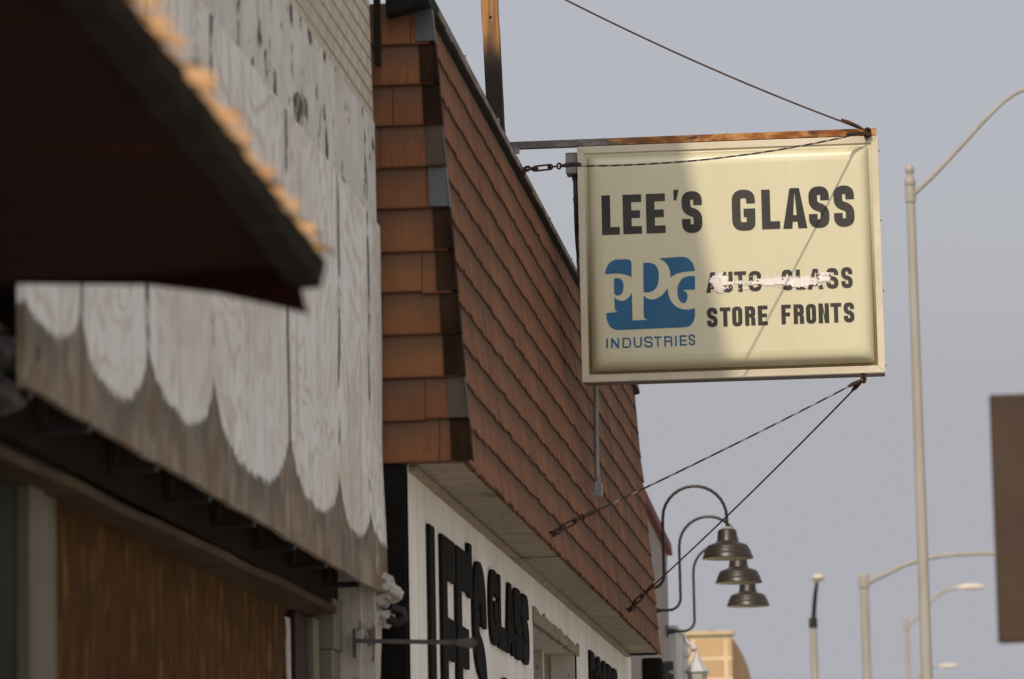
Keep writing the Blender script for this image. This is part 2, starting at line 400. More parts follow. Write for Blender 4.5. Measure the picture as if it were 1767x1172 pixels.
M['lamp_in'] = two('pale_shade_lining', (.55, .50, .38), (.5, .45, .34), rough=.6)
M['mauve'] = two('mauve_grey_stucco', (.30, .265, .25), (.26, .23, .22), (2, 2, 2), rough=.9)
M['red_tile'] = two('red_coping', (.17, .040, .025), (.10, .028, .02), (6, 6, 6), rough=.8)
M['pale_wall'] = two('pale_grey_wall', (.55, .56, .54), (.47, .48, .46), (2, 2, 2), rough=.9)
M['white_metal'] = two('white_lantern_metal', (.46, .45, .46), (.38, .37, .37), (5, 5, 5), rough=.5)
M['frost'] = two('frosted_lantern_glass', (.45, .43, .38), (.38, .36, .31), (5, 5, 5), rough=.4)
def m_block():
    m = Mat('tan_block_facing', .9); x = m.xyz()
    n = m.t.nodes.new('ShaderNodeTexBrick'); m.put(n.inputs['Vector'], m.comb(m.math('ADD', x[0], 3.13), m.math('ADD', x[2], -5.66)))
    n.offset = .0; n.inputs['Scale'].default_value = 1; n.inputs['Brick Width'].default_value = .48; n.inputs['Row Height'].default_value = .31; n.inputs['Mortar Size'].default_value = .028
    m.put(n.inputs['Color1'], (.44, .31, .165)); m.put(n.inputs['Color2'], (.40, .275, .14)); m.put(n.inputs['Mortar'], (.56, .455, .29))
    return m.out(m.mix(m.math('MULTIPLY', m.step(m.noise((2, 2, 2), 5), .4, .7), .35), n.outputs['Color'], (.36, .26, .15)))
M['block'] = m_block()
M['parapet'] = two('pale_parapet_cap', (.50, .40, .25), (.44, .35, .22), (2, 2, 2), rough=.9)
M['tan_side'] = two('ochre_render', (.46, .30, .14), (.40, .25, .11), (1, 1, 1), rough=.9)
M['pole'] = two('aged_concrete_pole', (.325, .305, .262), (.28, .262, .222), (6, 6, 1), rough=.7, bump=0)
M['lamp_head'] = two('pale_lamp_housing', (.56, .51, .43), (.50, .45, .38), (6, 6, 6), rough=.5)
M['brown_sign'] = two('brown_sign_panel', (.055, .034, .019), (.043, .027, .015), (5, 5, 5), rough=.7, c=(.08, .05, .02), csc=(9, 9, 9), clo=.68, chi=.74)
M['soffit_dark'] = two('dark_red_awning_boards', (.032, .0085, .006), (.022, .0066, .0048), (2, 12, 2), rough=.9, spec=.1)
M['tar'] = two('black_felt_edge', (.017, .014, .010), (.030, .024, .017), (9, 9, 9), rough=.95, spec=.1, bump=.5, bd=.02)
M['shake'] = two('split_cedar_shakes', (.58, .36, .18), (.42, .24, .11), (11, 11, 30), rough=.9, spec=.1, bump=.6, bd=.01, c=(.12, .065, .035), csc=(13, 13, 13), clo=.52, chi=.62)
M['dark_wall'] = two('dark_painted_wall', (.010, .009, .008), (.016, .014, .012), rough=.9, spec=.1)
def m_veneer():
    m = Mat('brown_veneer_panel', .9, spec=.03)
    g = m.noise((40, 40, 4.5), 6, dist=1.2); b = m.noise((11, 11, 4.2), 6, off=4)
    col = m.mix(m.step(g, .36, .62), (.050, .024, .009), (.095, .047, .016))
    col = m.mix(m.math('MULTIPLY', m.step(b, .52, .70), .85), col, (.19, .108, .034))
    col = m.mix(m.math('MULTIPLY', m.step(m.noise((26, 26, 3), 4, off=14), .60, .68), .7), col, (.03, .018, .012))
    m.bump(g, .3, .004); return m.out(col)
M['veneer'] = m_veneer()
M['lintel'] = two('brown_lintel_board', (.090, .062, .038), (.062, .042, .027), (4, 2, 4), rough=.95, spec=.05, c=(.06, .03, .02), csc=(3, 1.2, 6))
M['post_beige'] = two('beige_storefront_post', (.19, .172, .130), (.15, .136, .100), (8, 8, 1), rough=.9, spec=.1)
M['grey_panel'] = two('grey_green_panel', (.034, .035, .027), (.026, .027, .021), (3, 3, 1), rough=.9, spec=.1)
M['recess'] = two('dark_recess_board', (.030, .021, .014), (.022, .015, .011), rough=.95, spec=.03)
M['dark_red'] = two('dark_red_board', (.030, .012, .009), (.022, .010, .008), (6, 6, 1), rough=.8)
M['plaster'] = two('flaking_plaster', (.50, .475, .42), (.42, .39, .33), (6, 6, 3), rough=.95, bump=.6, bd=.015, c=(.16, .12, .08), csc=(14, 14, 6), clo=.58, chi=.64)
M['stone'] = two('carved_plaster_ornament', (.50, .48, .43), (.40, .37, .32), (12, 12, 12), rough=.95, bump=.5, bd=.01, c=(.10, .08, .06), csc=(18, 18, 18), clo=.60, chi=.70)
M['speckled'] = two('worn_dark_sign_face', (.03, .03, .03), (.055, .055, .052), (4, 4, 4), rough=.7, c=(.42, .40, .38), csc=(7, 7, 7), clo=.60, chi=.66)
M['dark_ornament'] = two('dark_plaster_ornament', (.115, .11, .10), (.07, .066, .06), (12, 12, 12), rough=.95, bump=.4, bd=.01)  # darker plaster than the other capital
M['black_iron'] = two('black_iron', (.012, .012, .012), (.02, .018, .016), (8, 8, 8), rough=.6)
M['rod'] = two('grey_iron_rod', (.055, .055, .052), (.085, .08, .075), (14, 14, 14), rough=.6)

# ------------------------------------------------------------------ ground, road, pavement
b = MB(); b.add([(-2500, -2500, -.16), (2500, -2500, -.16), (2500, 2500, -.16), (-2500, 2500, -.16)], [(0, 1, 2, 3)])
struct(b.build('ground', M['dirt']))
b = MB(); b.add([(.9, -300, -.15), (13, -300, -.15), (13, 900, -.15), (.9, 900, -.15)], [(0, 1, 2, 3)])
struct(b.build('road', M['asphalt']))
struct(MB().box(-12, .9, -60, 400, -.158, 0).build('pavement', M['concrete']))

# ------------------------------------------------------------------ weathered building with the boarded shopfront
YA, YB = 9.95, 16.95
wb = thing('brick_building', 'tall weathered brick building with whitewashed plywood hoarding over a boarded shopfront', 'building', (-4, 13.5, 0))
b = MB(); b.box(-11, -2.355, YA, YB, 3.3, 12.84); b.box(-11, -2.52, YA+.01, YB-.01, 0, 3.3)

b.build('wall', M['brick'], wb)
# upper front skin: brick, leaning back a little at the party edge
b = MB(); n = 40
for i in range(n):
    y0 = YA+(YB-.02-YA)*i/n; y1 = YA+(YB-.02-YA)*(i+1)/n
    b.hexa([(-2.352, y0, 5.035), (-2.192, y0, 5.035), (-2.192, y1, 5.035), (-2.352, y1, 5.035), (-2.352, y0, 6.1), (-2.215, y0, 6.1), (-2.215, y1, 6.1), (-2.352, y1, 6.1)])
b.build('brick_front', M['brick'], wb)
# peeling board between brick and hoarding, ragged top edge
b = MB(); n = 120; ys = [YA+.03+(YB-.05-YA)*i/n for i in range(n+1)]
front = []
for y in ys:
    top = 5.05+.018*pnoise(Vector((y*5, 1, 0)))
    front.append((y, top))
vs = [(-2.186+.004*pnoise(Vector((y*3, 0, 5))), y, 4.60) for y, t in front]+[(-2.188, y, t) for y, t in front]
k = n+1
fs = [(i, i+1, i+1+k, i+k) for i in range(n)]
vs2 = [(-2.353, y, 4.60) for y, t in front]+[(-2.353, y, t) for y, t in front]
b.add(vs, fs); b.add(vs+vs2, [(i+k, i+1+k, i+1+3*k, i+3*k) for i in range(n)]+[(n, 2*n+1, 2*n+1+2*k, n+2*k)])
b.build('peeling_board', M['band'], wb)
# hoarding: painted scallops over bare wood
XB = -2.178
sc_px = [(-60, 560), (35, 600), (140, 600), (257, 650), (370, 700), (500, 780), (588, 850), (640, 900), (690, 930)]
bot = [(0, 520), (90, 575), (208, 688), (335, 738), (463, 838), (565, 890), (622, 926), (665, 950)]
vly = [(35, 480), (140, 520), (257, 572), (370, 632), (500, 708), (588, 800), (640, 868)]
sy = [VX(px, py, XB).y for px, py in sc_px]; sz = [VX(px, py, XB).z for px, py in bot]
vz = [VX(px, py, XB).z for px, py in vly]; vz = [vz[0]]+vz+[vz[-1]]
def scallop(y):
    for i in range(len(sy)-1):
        if sy[i] <= y < sy[i+1] or i == len(sy)-2:
            u = 2*(y-sy[i])/(sy[i+1]-sy[i])-1; v = vz[i] if u < 0 else vz[i+1]
            # rounded tongue, steep flanks
            return sz[i]+(v-sz[i])*(1-math.sqrt(max(0, 1-min(abs(u), 1)**2.3))), min(abs(y-sy[i]), abs(y-sy[i+1]))
    return sz[-1], .3
b = MB(); ny, nz = 300, 110; paint = []; seam = []; vs = []
for i in range(ny+1):
    y = YA+.0+(YB-YA)*i/ny
    zb_, sd = scallop(y)
    z0 = 3.035+.012*pnoise(Vector((y*2.2, 3, 0)))
    for j in range(nz+1):
        z = z0+(4.606-z0)*j/nz
        x = XB+.010*pnoise(Vector((y*.9, z*.8, 0)))+.004*pnoise(Vector((y*4, z*3, 2)))
        ky = min(max((y-15.9)/.95, 0), 1); kz = min(max((3.75-z)/.7, 0), 1)
        x += .022*ky*ky*kz*kz*(3-2*kz)
        if sd < .03: x -= .006*(1-sd/.03)
        yy = y
        if i == ny: yy = YB+.012*pnoise(Vector((0, z*3, 7)))
        vs.append((x, yy, z)); paint.append(z-zb_); seam.append(sd)
fs = [(i*(nz+1)+j, (i+1)*(nz+1)+j, (i+1)*(nz+1)+j+1, i*(nz+1)+j+1) for i in range(ny) for j in range(nz)]
b.add(vs, fs, True)
# edges, so that the sheet has thickness
def edge(ids, dx):
    o = len(b.v); pts = [vs[q] for q in ids]
    b.add(pts+[(p[0]+dx, p[1], p[2]) for p in pts], [(q, q+1, q+1+len(ids), q+len(ids)) for q in range(len(ids)-1)])
    for q in list(ids)*2: paint.append(paint[q]); seam.append(1.)
edge([i*(nz+1) for i in range(ny+1)], -.022); edge([i*(nz+1)+nz for i in range(ny+1)], -.022)
edge([j for j in range(nz+1)], -.022); edge([ny*(nz+1)+j for j in range(nz+1)], -.022)
b.a = {'paint': paint, 'seam': seam}
b.build('plywood_hoarding', M['ply'], wb, fix=False)
# dark back of the hoarding and what holds it up
MB().box(-2.353, -2.335, YA, YB-.3, 2.965, 4.5).build('recess_board', M['recess'], wb)
for y in (10.05, 10.8, 11.8, 12.72, 13.6, 14.5, 15.3, 16.25):
    b = MB(); b.box(-2.325, -2.19, y-.02, y+.02, 3.014, 3.036); b.box(-2.3335, -2.312, y-.02, y+.02, 3.0361, 3.30)
    b.build('shelf_bracket', M['black_iron'], wb)
b = MB()
n = 24
for i in range(n):
    y0 = YA+(16.35-YA)*i/n; y1 = YA+(16.35-YA)*(i+1)/n; q = lambda y: .010*pnoise(Vector((y*1.3, 9, 0)))-.032*max(0, (15-y)/5)
    b.hexa([(-2.44, y0, 2.906), (-2.30, y0, 2.916+q(y0)), (-2.30, y1, 2.916+q(y1)), (-2.44, y1, 2.906), (-2.44, y0, 2.955), (-2.30, y0, 2.945+q(y0)), (-2.30, y1, 2.945+q(y1)), (-2.44, y1, 2.955)])
b.build('lintel', M['lintel'], wb)
MB().box(-2.50, -2.436, 11.46, 15.86, 0, 2.905).build('veneer_panel', M['veneer'], wb)
MB().box(-2.50, -2.44, YA, 11.02, 0, 2.905).build('grey_panel', M['grey_panel'], wb)
b = MB(); b.box(-2.50, -2.405, 11.03, 11.22, 0, 2.905); b.box(-2.50, -2.42, 11.2201, 11.45, 0, 2.905)
b.build('corner_post', M['post_beige'], wb, bevel=.006)
# splintered edge of the veneer
b = MB(); L = []; Rr = []
for i in range(60):
    z = 2.87-i*.03; q = .035*pnoise(Vector((z*6, 4, 0)))+.02*pnoise(Vector((z*19, 1, 0)))
    L.append((15.83+q, z)); Rr.append((15.93+q*.6, z))
b.prism([L+Rr[::-1]], lambda u, v, d: Vector((-2.432+d, u, v)), 0, .006); b.build('splintered_edge', M['plaster'], wb)
MB().box(-2.50, -2.41, 15.95, 16.27, 0, 2.90).build('red_board', M['dark_red'], wb)
MB().box(-2.50, -2.385, 16.28, 16.44, 0, 2.90).build('jamb', M['post_beige'], wb, bevel=.005)
b = MB(); b.box(-2.48, -2.335, 16.46, 16.70, 0, 2.78); b.box(-2.48, -2.325, 16.45, 16.70, 2.781, 2.99); b.build('pier', M['post_beige'], wb, bevel=.006)
# flaking pilaster and its broken capital at both ends of the front
def pilaster(y0, y1, seed):
    b = MB(); n = 60; x1 = -2.195; vs = []
    for i in range(n+1):
        z = 3.2*i/n
        q = .012*pnoise(Vector((z*5, seed, 0)))+.006*pnoise(Vector((z*17, seed, 3)))
        vs += [(-2.52, y0, z), (x1+q-.055, y0, z), (x1+q-.05, y0+.02+q*.5, z), (x1+q, y0+.02, z), (x1+q, y1, z), (-2.52, y1, z)]
    fs = [(i*6+j, i*6+(j+1) % 6, (i+1)*6+(j+1) % 6, (i+1)*6+j) for i in range(n) for j in range(6)]+[tuple(range(6)), tuple(n*6+j for j in range(6))]
    b.add(vs, fs); return b.build('pilaster', M['plaster'], wb)
pilaster(16.71, 16.94, 2)
b = MB(); o = Vector((-2.19, 16.84, 3.03))
for k, (dx, dz, r) in enumerate([(.03, .03, .048), (.062, -.002, .040), (.022, .066, .026), (.0, -.02, .045), (.03, -.105, .038), (-.02, -.10, .05), (-.055, -.12, .035)]):
    b.blob(o+Vector((dx, 0, dz)), (r, .06, r*.85), k, .5)
b.build('capital', M['stone'], wb)
MB().tube([(-2.13, 16.80, 2.965), (-2.085, 16.80, 2.95), (-2.075, 16.80, 2.925), (-2.105, 16.80, 2.905), (-2.15, 16.80, 2.92)], .02, 8).build('cap_hole_rim', M['black_iron'], wb)
b = MB(); o = V(8, 622, 10.05)
for k in range(9):
    b.blob(o+Vector((-.06+.10*rng.random(), .02*rng.random(), -.09+.18*rng.random())), (.035+.02*rng.random(), .05, .03+.015*rng.random()), 30+k, .5)
b.build('capital', M['dark_ornament'], wb)
# iron arm of a lost sign
b = MB(); p = V(614, 1106, 16.66); q = V(822, 1109, 16.66)
b.box(p.x-.012, p.x, 16.645, 16.675, p.z-.07, p.z+.05); b.tube([p, q], .0125, 4, smooth=False)
r = V(806, 1111, 16.66); b.hexa([(r.x-.045, 16.63, r.z-.005), (r.x+.03, 16.63, r.z-.024), (r.x+.03, 16.645, r.z-.024), (r.x-.045, 16.645, r.z-.005), (r.x-.045, 16.63, r.z+.016), (r.x+.032, 16.63, r.z+.024), (r.x+.032, 16.645, r.z+.024), (r.x-.045, 16.645, r.z+.016)])
b.build('iron_arm', M['rod'], wb)

# ------------------------------------------------------------------ near storefront with its shake awning
nb = thing('storefront_building', 'low dark storefront in the foreground with a shake roofed awning', 'building', (-3.5, 6, 0))
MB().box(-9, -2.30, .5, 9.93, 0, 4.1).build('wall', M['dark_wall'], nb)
SL = .036
ez = lambda y: 2.987+SL*(8-y)
b = MB(); n = 16
for i in range(n):
    y0 = 4.6+3.38*i/n; y1 = 4.6+3.38*(i+1)/n; g = .003
    b.hexa([(-2.299, y0+g, ez(y0)-.002), (-1.20, y0+g, ez(y0)-.002), (-1.20-(.04 if i == n-1 else 0), y1, ez(y1)-.002), (-2.299, y1, ez(y1)-.002),
            (-2.299, y0+g, ez(y0)+.35), (-1.20, y0+g, ez(y0)+.012), (-1.20, y1, ez(y1)+.012), (-2.299, y1, ez(y1)+.35)])
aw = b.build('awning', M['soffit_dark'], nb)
b = MB(); b.prism([[(-1.177, 2.902), (-1.185, 2.93), (-1.199, 2.995), (-1.30, 3.01), (-2.299, 3.05), (-2.299, 2.975), (-1.77, 2.984), (-1.507, 2.973), (-1.36, 2.95), (-1.25, 2.922)]], lambda u, v, d: Vector((u, d, v)), 7.985, 8.02)
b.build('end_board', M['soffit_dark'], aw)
b = MB(); n = 70; vs = []
for i in range(n+1):
    y = 4.6+3.42*i/n; z = ez(y); q = .010*pnoise(Vector((y*7, 1, 1))); w = .012*pnoise(Vector((y*5, 8, 1)))
    vs += [(-1.21, y, z-.02+w-.014*max(0, (y-7.4)/.6)), (-1.152+q, y, z-.012+w-.02*max(0, (y-7.4)/.6)), (-1.140+q, y, z+.022), (-1.21, y, z+.03)]
fs = [(i*4+j, i*4+(j+1) % 4, (i+1)*4+(j+1) % 4, (i+1)*4+j) for i in range(n) for j in range(4)]+[(0, 1, 2, 3), (n*4, n*4+1, n*4+2, n*4+3)]
b.add(vs, fs); b.build('felt_edge', M['tar'], aw)
b = MB()
for layer in range(3):
    y = 4.5+.03*layer
    while y < 7.98:
        w = rng.uniform(.05, .12); w = min(w, 8.03-y)
        if w < .02: break
        z = ez(y)+.016+.012*layer; x = -1.145+rng.uniform(-.020, .020)-.010*layer+.006*max(0, (6.9-y)/1.5)
        sl = rng.uniform(.03, .075); t = rng.uniform(.011, .020); dz = rng.uniform(-.004, .008)
        x0, x1 = x-sl*.5, x+sl*.5
        b.hexa([(-1.6, y, z+.14), (x0, y, z+dz), (x1, y+w*.93, z+dz), (-1.6, y+w*.93, z+.14), (-1.6, y, z+.155), (x0-.014, y, z+t+dz), (x1-.014, y+w*.93, z+t+dz), (-1.6, y+w*.93, z+.155)])
        y += w
b.build('shake_edge', M['shake'], aw)
b = MB(); q = V(330, 120, 6.72); b.tube([q+Vector((-.03, 0, -.03)), q, q+Vector((.015, 0, .01))], [.02, .018, .006], 7); b.build('broken_shake', M['tar'], aw)

# ------------------------------------------------------------------ glass shop with the mansard
gs = thing('glass_shop', 'white ribbed glass shop with rust brown shake mansard and black raised letters', 'building', (-4, 23.5, 0))
Y0, Y1, XW = 17.0, 30.35, -2.087
ZB, ZT, XB0, XT0 = 3.597, 5.633, -1.822, -1.982
MB().box(-10, -2.37, Y0+.08, 30.9, 0, 5.35).build('wall', M['mauve'], gs)
MB().box(-9.9, -2.05, Y0+.2, 29.7, 5.351, 5.40).build('roof', M['roofing'], gs)
# core of the mansard
b = MB()
b.hexa([(-2.6, Y0+.02, ZB+.02), (XB0-.02, Y0+.02, ZB+.02), (XB0-.02, Y1-.02, ZB+.02), (-2.6, Y1-.02, ZB+.02),
        (-2.6, Y0+.19, ZT), (XT0-.02, Y0+.19, ZT), (XT0-.02, Y1+.40, ZT), (-2.6, Y1+.40, ZT)])
mr = b.build('mansard_roof', M['coping'], gs)
NC = 11
def courses(o, along, up, nrm, length, H, wmin, wmax, seed):
    """overlapping split shakes laid in rows"""
    r = random.Random(seed); b = MB(); vv = []
    ex = H/NC
    for c in range(NC):
        s = -r.uniform(0, .1); st0 = .02+.17*(c+1)/NC; en0 = length+.45*(c+.5)/NC
        while s < length:
            w = r.uniform(wmin, wmax); a0 = max(s, st0); a1 = min(s+w-.0015, en0)
            if a1-a0 > .01:
                inset = 0
                bo = c*ex-r.uniform(0, .017); to = min((c+1)*ex+.02, H); th = r.uniform(.006, .011); k = r.random()
                bo2 = bo+r.uniform(-.006, .006)
                lo = .013
                P = lambda a, u, d: o+along*a+up*u+nrm*d
                b.hexa([P(a0, bo, lo*.2), P(a1, bo2, lo*.2), P(a1, bo2, lo+th*.6), P(a0, bo, lo+th*.6), P(a0, to, .0), P(a1, to, .0), P(a1, to, .006), P(a0, to, .006)], k)
                vv += [0, 0, 0, 0, 1, 1, 1, 1]
            s += w
    b.a = {'v': vv}; return b
H = math.hypot(ZT-ZB, XT0-XB0)
upF = Vector((XT0-XB0, 0, ZT-ZB)).normalized(); nF = Vector((ZT-ZB, 0, XB0-XT0)).normalized()
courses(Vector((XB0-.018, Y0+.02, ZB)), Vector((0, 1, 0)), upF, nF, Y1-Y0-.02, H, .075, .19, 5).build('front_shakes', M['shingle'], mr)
upE = Vector((0, .17, ZT-ZB)).normalized(); nE = Vector((0, -(ZT-ZB), .17)).normalized()
# the end slope: hip side cut along the corner
def end_courses():
    r = random.Random(11); b = MB(); vv = []; He = math.hypot(ZT-ZB, .17); ex = He/NC
    for c in range(NC):
        x = -2.6-r.uniform(0, .3)
        while True:
            w = r.uniform(.26, .5); f0 = c/NC; f1 = (c+1)/NC
            xr0 = XB0+(XT0-XB0)*f0-.004; xr1 = XB0+(XT0-XB0)*f1-.004
            x1 = x+w-.003; last = x1 > xr0-.05
            a = x; bb = xr0 if last else x1; tt = xr1 if last else x1
            bo = c*ex-r.uniform(0, .012); to = min((c+1)*ex+.02, He); th = r.uniform(.013, .02)
            P = lambda X, u, d: Vector((X, Y0+.02, ZB))+upE*u+nE*d
            b.hexa([P(a, bo, .004), P(bb, bo, .004), P(bb, bo, .017+th*.6), P(a, bo, .017+th*.6), P(a, to, 0), P(tt, to, 0), P(tt, to, .006), P(a, to, .006)], r.random())
            vv += [0]*4+[1]*4
            x += w
            if last: break
    b.a = {'v': vv}; return b
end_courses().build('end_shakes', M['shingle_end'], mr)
hipm = ['hip_dark', 'hip_zinc', 'hip_dark', 'hip_dark', 'hip_dark', 'hip_dark', 'hip_zinc', 'hip_tan', 'hip_dark', 'hip_dark', 'hip_zinc']
hipm[1] = 'hip_tan'
for c in range(NC):
    b = MB(); He = math.hypot(ZT-ZB, .17); ex = He/NC
    f0 = c/NC; f1 = min((c+1)/NC+.006, 1)
    def pt(f, dx, d):
        x = XB0+(XT0-XB0)*f; P0 = Vector((x-dx, Y0+.02, ZB))+upE*(f*He)+nE*d; return P0
    wv = .062+.006*rng.uniform(-1, 1)
    d0, d1 = .036, .012
    a, e = pt(f0, wv, d0), pt(f0, -.016, d0); g, h = pt(f1, wv*.9, d1), pt(f1, -.012, d1)
    a2, e2, g2, h2 = pt(f0, wv, d0-.004), pt(f0, -.016, d0-.004), pt(f1, wv*.9, d1-.004), pt(f1, -.012, d1-.004)
    b.hexa([a2, e2, e, a, g2, h2, h, g])
    # wing folded round on to the front slope
    bk = Vector((0, .085, 0)); n1 = Vector((.004, 0, 0))
    b.hexa([e2, e2+bk, e2+bk+n1, e+n1, h2, h2+bk, h2+bk+n1, h+n1])
    o = b.build('hip_cap', M[hipm[c]], mr)
# coping and edge strip
b = MB()
b.hexa([(-2.15, Y0+.06, ZT-.075), (XT0+.02, Y0+.06, ZT-.03), (XT0+.02, Y1+.44, ZT-.02), (-2.15, Y1+.44, ZT-.075), (-2.15, Y0+.06, ZT-.01), (XT0+.01, Y0+.06, ZT+.055), (XT0+.01, Y1+.44, ZT+.035), (-2.15, Y1+.44, ZT-.01)])
b.build('coping', M['coping'], mr)
b = MB(); n = 50
for i in range(n):
    ya = Y0+.4+(Y1-Y0-.2)*i/n; yb = Y0+.4+(Y1-Y0-.2)*(i+1)/n; q = rng.uniform(0, .012)
    b.box(XT0+.0205, XT0+.027, ya, yb, ZT-.012-q, ZT+.012)
b.build('edge_strip', M['edge_trim'], mr)
for px, py in ((801, 105), (859, 213), (948, 383), (985, 452)):
    p = VX(px, py, XT0+.01); MB().box(p.x-.002, p.x+.008, p.y-.012, p.y+.012, p.z-.01, p.z+.025).build('flashing_clip', M['galv'], mr)
MB().box(-2.198, -2.175, Y0+.02, Y0+.09, ZT-.3, ZT+.16).build('loose_felt', M['tar'], mr)
# soffit boards
b = MB(); y = Y0+.09
while y < Y1-.05:
    w = min(rng.choice((1.1, 1.4, .8)), Y1-.03-y); dz = rng.uniform(-.004, .004)
    b.box(XW-.03, XB0-.03, y, y+w-.008, ZB+.0+dz, ZB+.018+dz); y += w
b.build('soffit', M['soffit'], gs)
MB().box(XW-.02, XW+.035, Y0+.10, Y1-.06, ZB-.028, ZB-.006).build('soffit_trim', M['soffit'], gs)
MB().box(XB0-.30, XB0-.03, Y1-.03, Y1-.005, ZB-.015, ZB+.03).build('end_fascia', M['coping'], gs)
# ribbed white wall round the window opening
YW0, YW1, ZW = 22.75, 25.75, 3.345
def ribs(y0, y1, z0, z1):
    pr = []; y = y0
    while y < y1-.001:
        e = min(y+.10, y1)
        pr += [(XW, y), (XW, max(y, e-.016)), (XW-.007, max(y, e-.011)), (XW-.007, max(y, e-.004))]
        y = e
    pr.append((XW, y1)); k = len(pr)
    return [(x, q, z0) for x, q in pr]+[(x, q, z1) for x, q in pr], [(i, i+1, i+1+k, i+k) for i in range(k-1)]
b = MB()
for a in ((Y0+.06, YW0, 0, ZB), (YW0, YW1, ZW, ZB), (YW0, YW1, 0, 1.2), (YW1, 30.88, 0, ZB)): b.add(*ribs(*a))
b.build('ribbed_siding', M['siding'], gs, fix=False)
MB().box(-2.42, XW-.008, Y0+.012, Y0+.055, 0, ZB-.006).build('corner_board', M['black_paint'], gs)
wn_ = MB().box(-2.36, -2.33, YW0, YW1, 1.2, ZW).build('window', M['dark_glass'], gs)
b = MB(); b.box(-2.329, XW-.012, YW1-.035, YW1+.0, 1.2, ZW-.03); b.box(-2.25, -2.24, YW1-.05, YW1-.036, 1.2, ZW-.04)
b.box(-2.329, XW-.012, YW0, YW0+.03, 1.2, ZW-.03); b.box(-2.329, XW-.012, YW0+.0, YW1, ZW-.029, ZW+.02)
b.box(-2.328, -2.26, YW1-.5, YW1-.38, 1.2, ZW-.03)
b.build('window_frame', M['frame_white'], wn_)
b = MB(); T = []; Bt = []
for i in range(61):
    y = YW0-.02+(YW1-YW0+.12)*i/60
    T.append((y, ZW+.02+.03*pnoise(Vector((y*3, 0, 4)))+.018*pnoise(Vector((y*11, 0, 9)))+.03*(1-i/60)))
    Bt.append((y, ZW-.035-.012*pnoise(Vector((y*4, 3, 4)))))
b.prism([T+Bt[::-1]], lambda u, v, d: Vector((XW+d, u, v)), -.02, .012); b.build('rotted_header', M['rot'], wn_)
# black raised letters
fw = lambda y0, z0: (lambda u, v, d: Vector((XW+d, y0+u, z0+v)))
def word(txt, spans, z1, h, t, name, parent):
    b = MB()
    for ch, (ya, yb) in zip(txt, spans):
        if ch == "'": b.prism(glyph('I', yb-ya, h*.28, yb-ya), fw(ya, z1-h*.22), .004, .019)
        else: b.prism(glyph(ch, yb-ya, h, t, t*.95), fw(ya, z1-h), .004, .018)
    return b.build(name, M['black_paint'], parent)
yy = lambda px, py: VX(px, py, -2.069).y
word("LEE'S", [(yy(742, 960), yy(759, 960)), (yy(763, 960), yy(785, 960)), (yy(788, 960), yy(809, 960)), (yy(808.5, 960), yy(814, 960)), (yy(817, 960), yy(838, 960))], 3.40, .92, .20, 'raised_lettering', gs)
ga, gb = yy(846, 1040), yy(914, 1100)
word('GLASS', [(ga+(gb-ga)*(i/5+.006), ga+(gb-ga)*((i+1)/5-.006)) for i in range(5)], 3.42, .375, .12, 'raised_lettering', gs)
ga = yy(866, 1165); word('CO', [(ga, ga+.42), (ga+.46, ga+.88)], 2.90, .40, .125, 'raised_lettering', gs)
ga, gb = yy(1019, 1140), yy(1066, 1150)
word('DOORS', [(ga+(gb-ga)*(i/5+.006), ga+(gb-ga)*((i+1)/5-.006)) for i in range(5)], 3.40, .40, .125, 'raised_lettering', gs)

# ------------------------------------------------------------------ timber post on the roof
tp = thing('roof_post', 'rough timber post rising from the roof behind the mansard', 'post', (-2.27, 23.1, 5.4))
b = MB(); n = 30; vs = []
pb = Vector((-2.245, 23.1, 5.4)); pt_ = V(841, -70, 23.1)
for i in range(n+1):
    f = i/n; c = pb.lerp(pt_, f); q = .006*pnoise(Vector((f*9, 1, 0))); w = .048
    vs += [c+Vector((-w+q, -w, 0)), c+Vector((w+q, -w+q, 0)), c+Vector((w+q, w, 0)), c+Vector((-w, w, 0))]
b.add(vs, [(i*4+j, i*4+(j+1) % 4, (i+1)*4+(j+1) % 4, (i+1)*4+j) for i in range(n) for j in range(4)]+[(0, 1, 2, 3), (n*4, n*4+1, n*4+2, n*4+3)])
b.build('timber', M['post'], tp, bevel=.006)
b = MB(); q = V(846, 30, 23.05); b.blob((q.x, 23.06, q.z), (.014, .012, .016), 4, .2, 2); b.build('knot', M['tar'], tp)

# ------------------------------------------------------------------ the hanging sign
def onface(px, py):
    X = -1.82
    for _ in range(8):
        p = VX(px, py, X); X = XB0+(XT0-XB0)*(p.z-ZB)/(ZT-ZB)+.02
    return p
SX0, SX1, SZ0, SZ1, SY = -1.820, -.064, 4.738, 6.128, 23.30
sg = thing('hanging_sign', 'large cream projecting box sign with black letters and a blue emblem', 'sign', (-.94, 23.4, 4.738))
MB().box(SX0+.004, SX1-.004, SY+.012, SY+.21, SZ0+.004, SZ1-.004).build('cabinet', M['cabinet'], sg)
fwd = .042
rails = MB()
def rail(p, q, r_, s_):     # mitred rail, front view corners in order
    d0, d1 = SY-.004, SY+.03
    rails.hexa([(x, d1, z) for x, z in (p, q, r_, s_)]+[(x, d0, z) for x, z in (p, q, r_, s_)])
g = .0012
O = [(SX0, SZ0), (SX1, SZ0), (SX1, SZ1), (SX0, SZ1)]; I = [(SX0+fwd, SZ0+fwd), (SX1-fwd, SZ0+fwd), (SX1-fwd, SZ1-fwd), (SX0+fwd, SZ1-fwd)]
for i in range(4):
    rails = MB(); j = (i+1) % 4
    rail(O[i], O[j], I[j], I[i]); rails.build('frame_rail', M['frame_alu'], sg, bevel=.003)
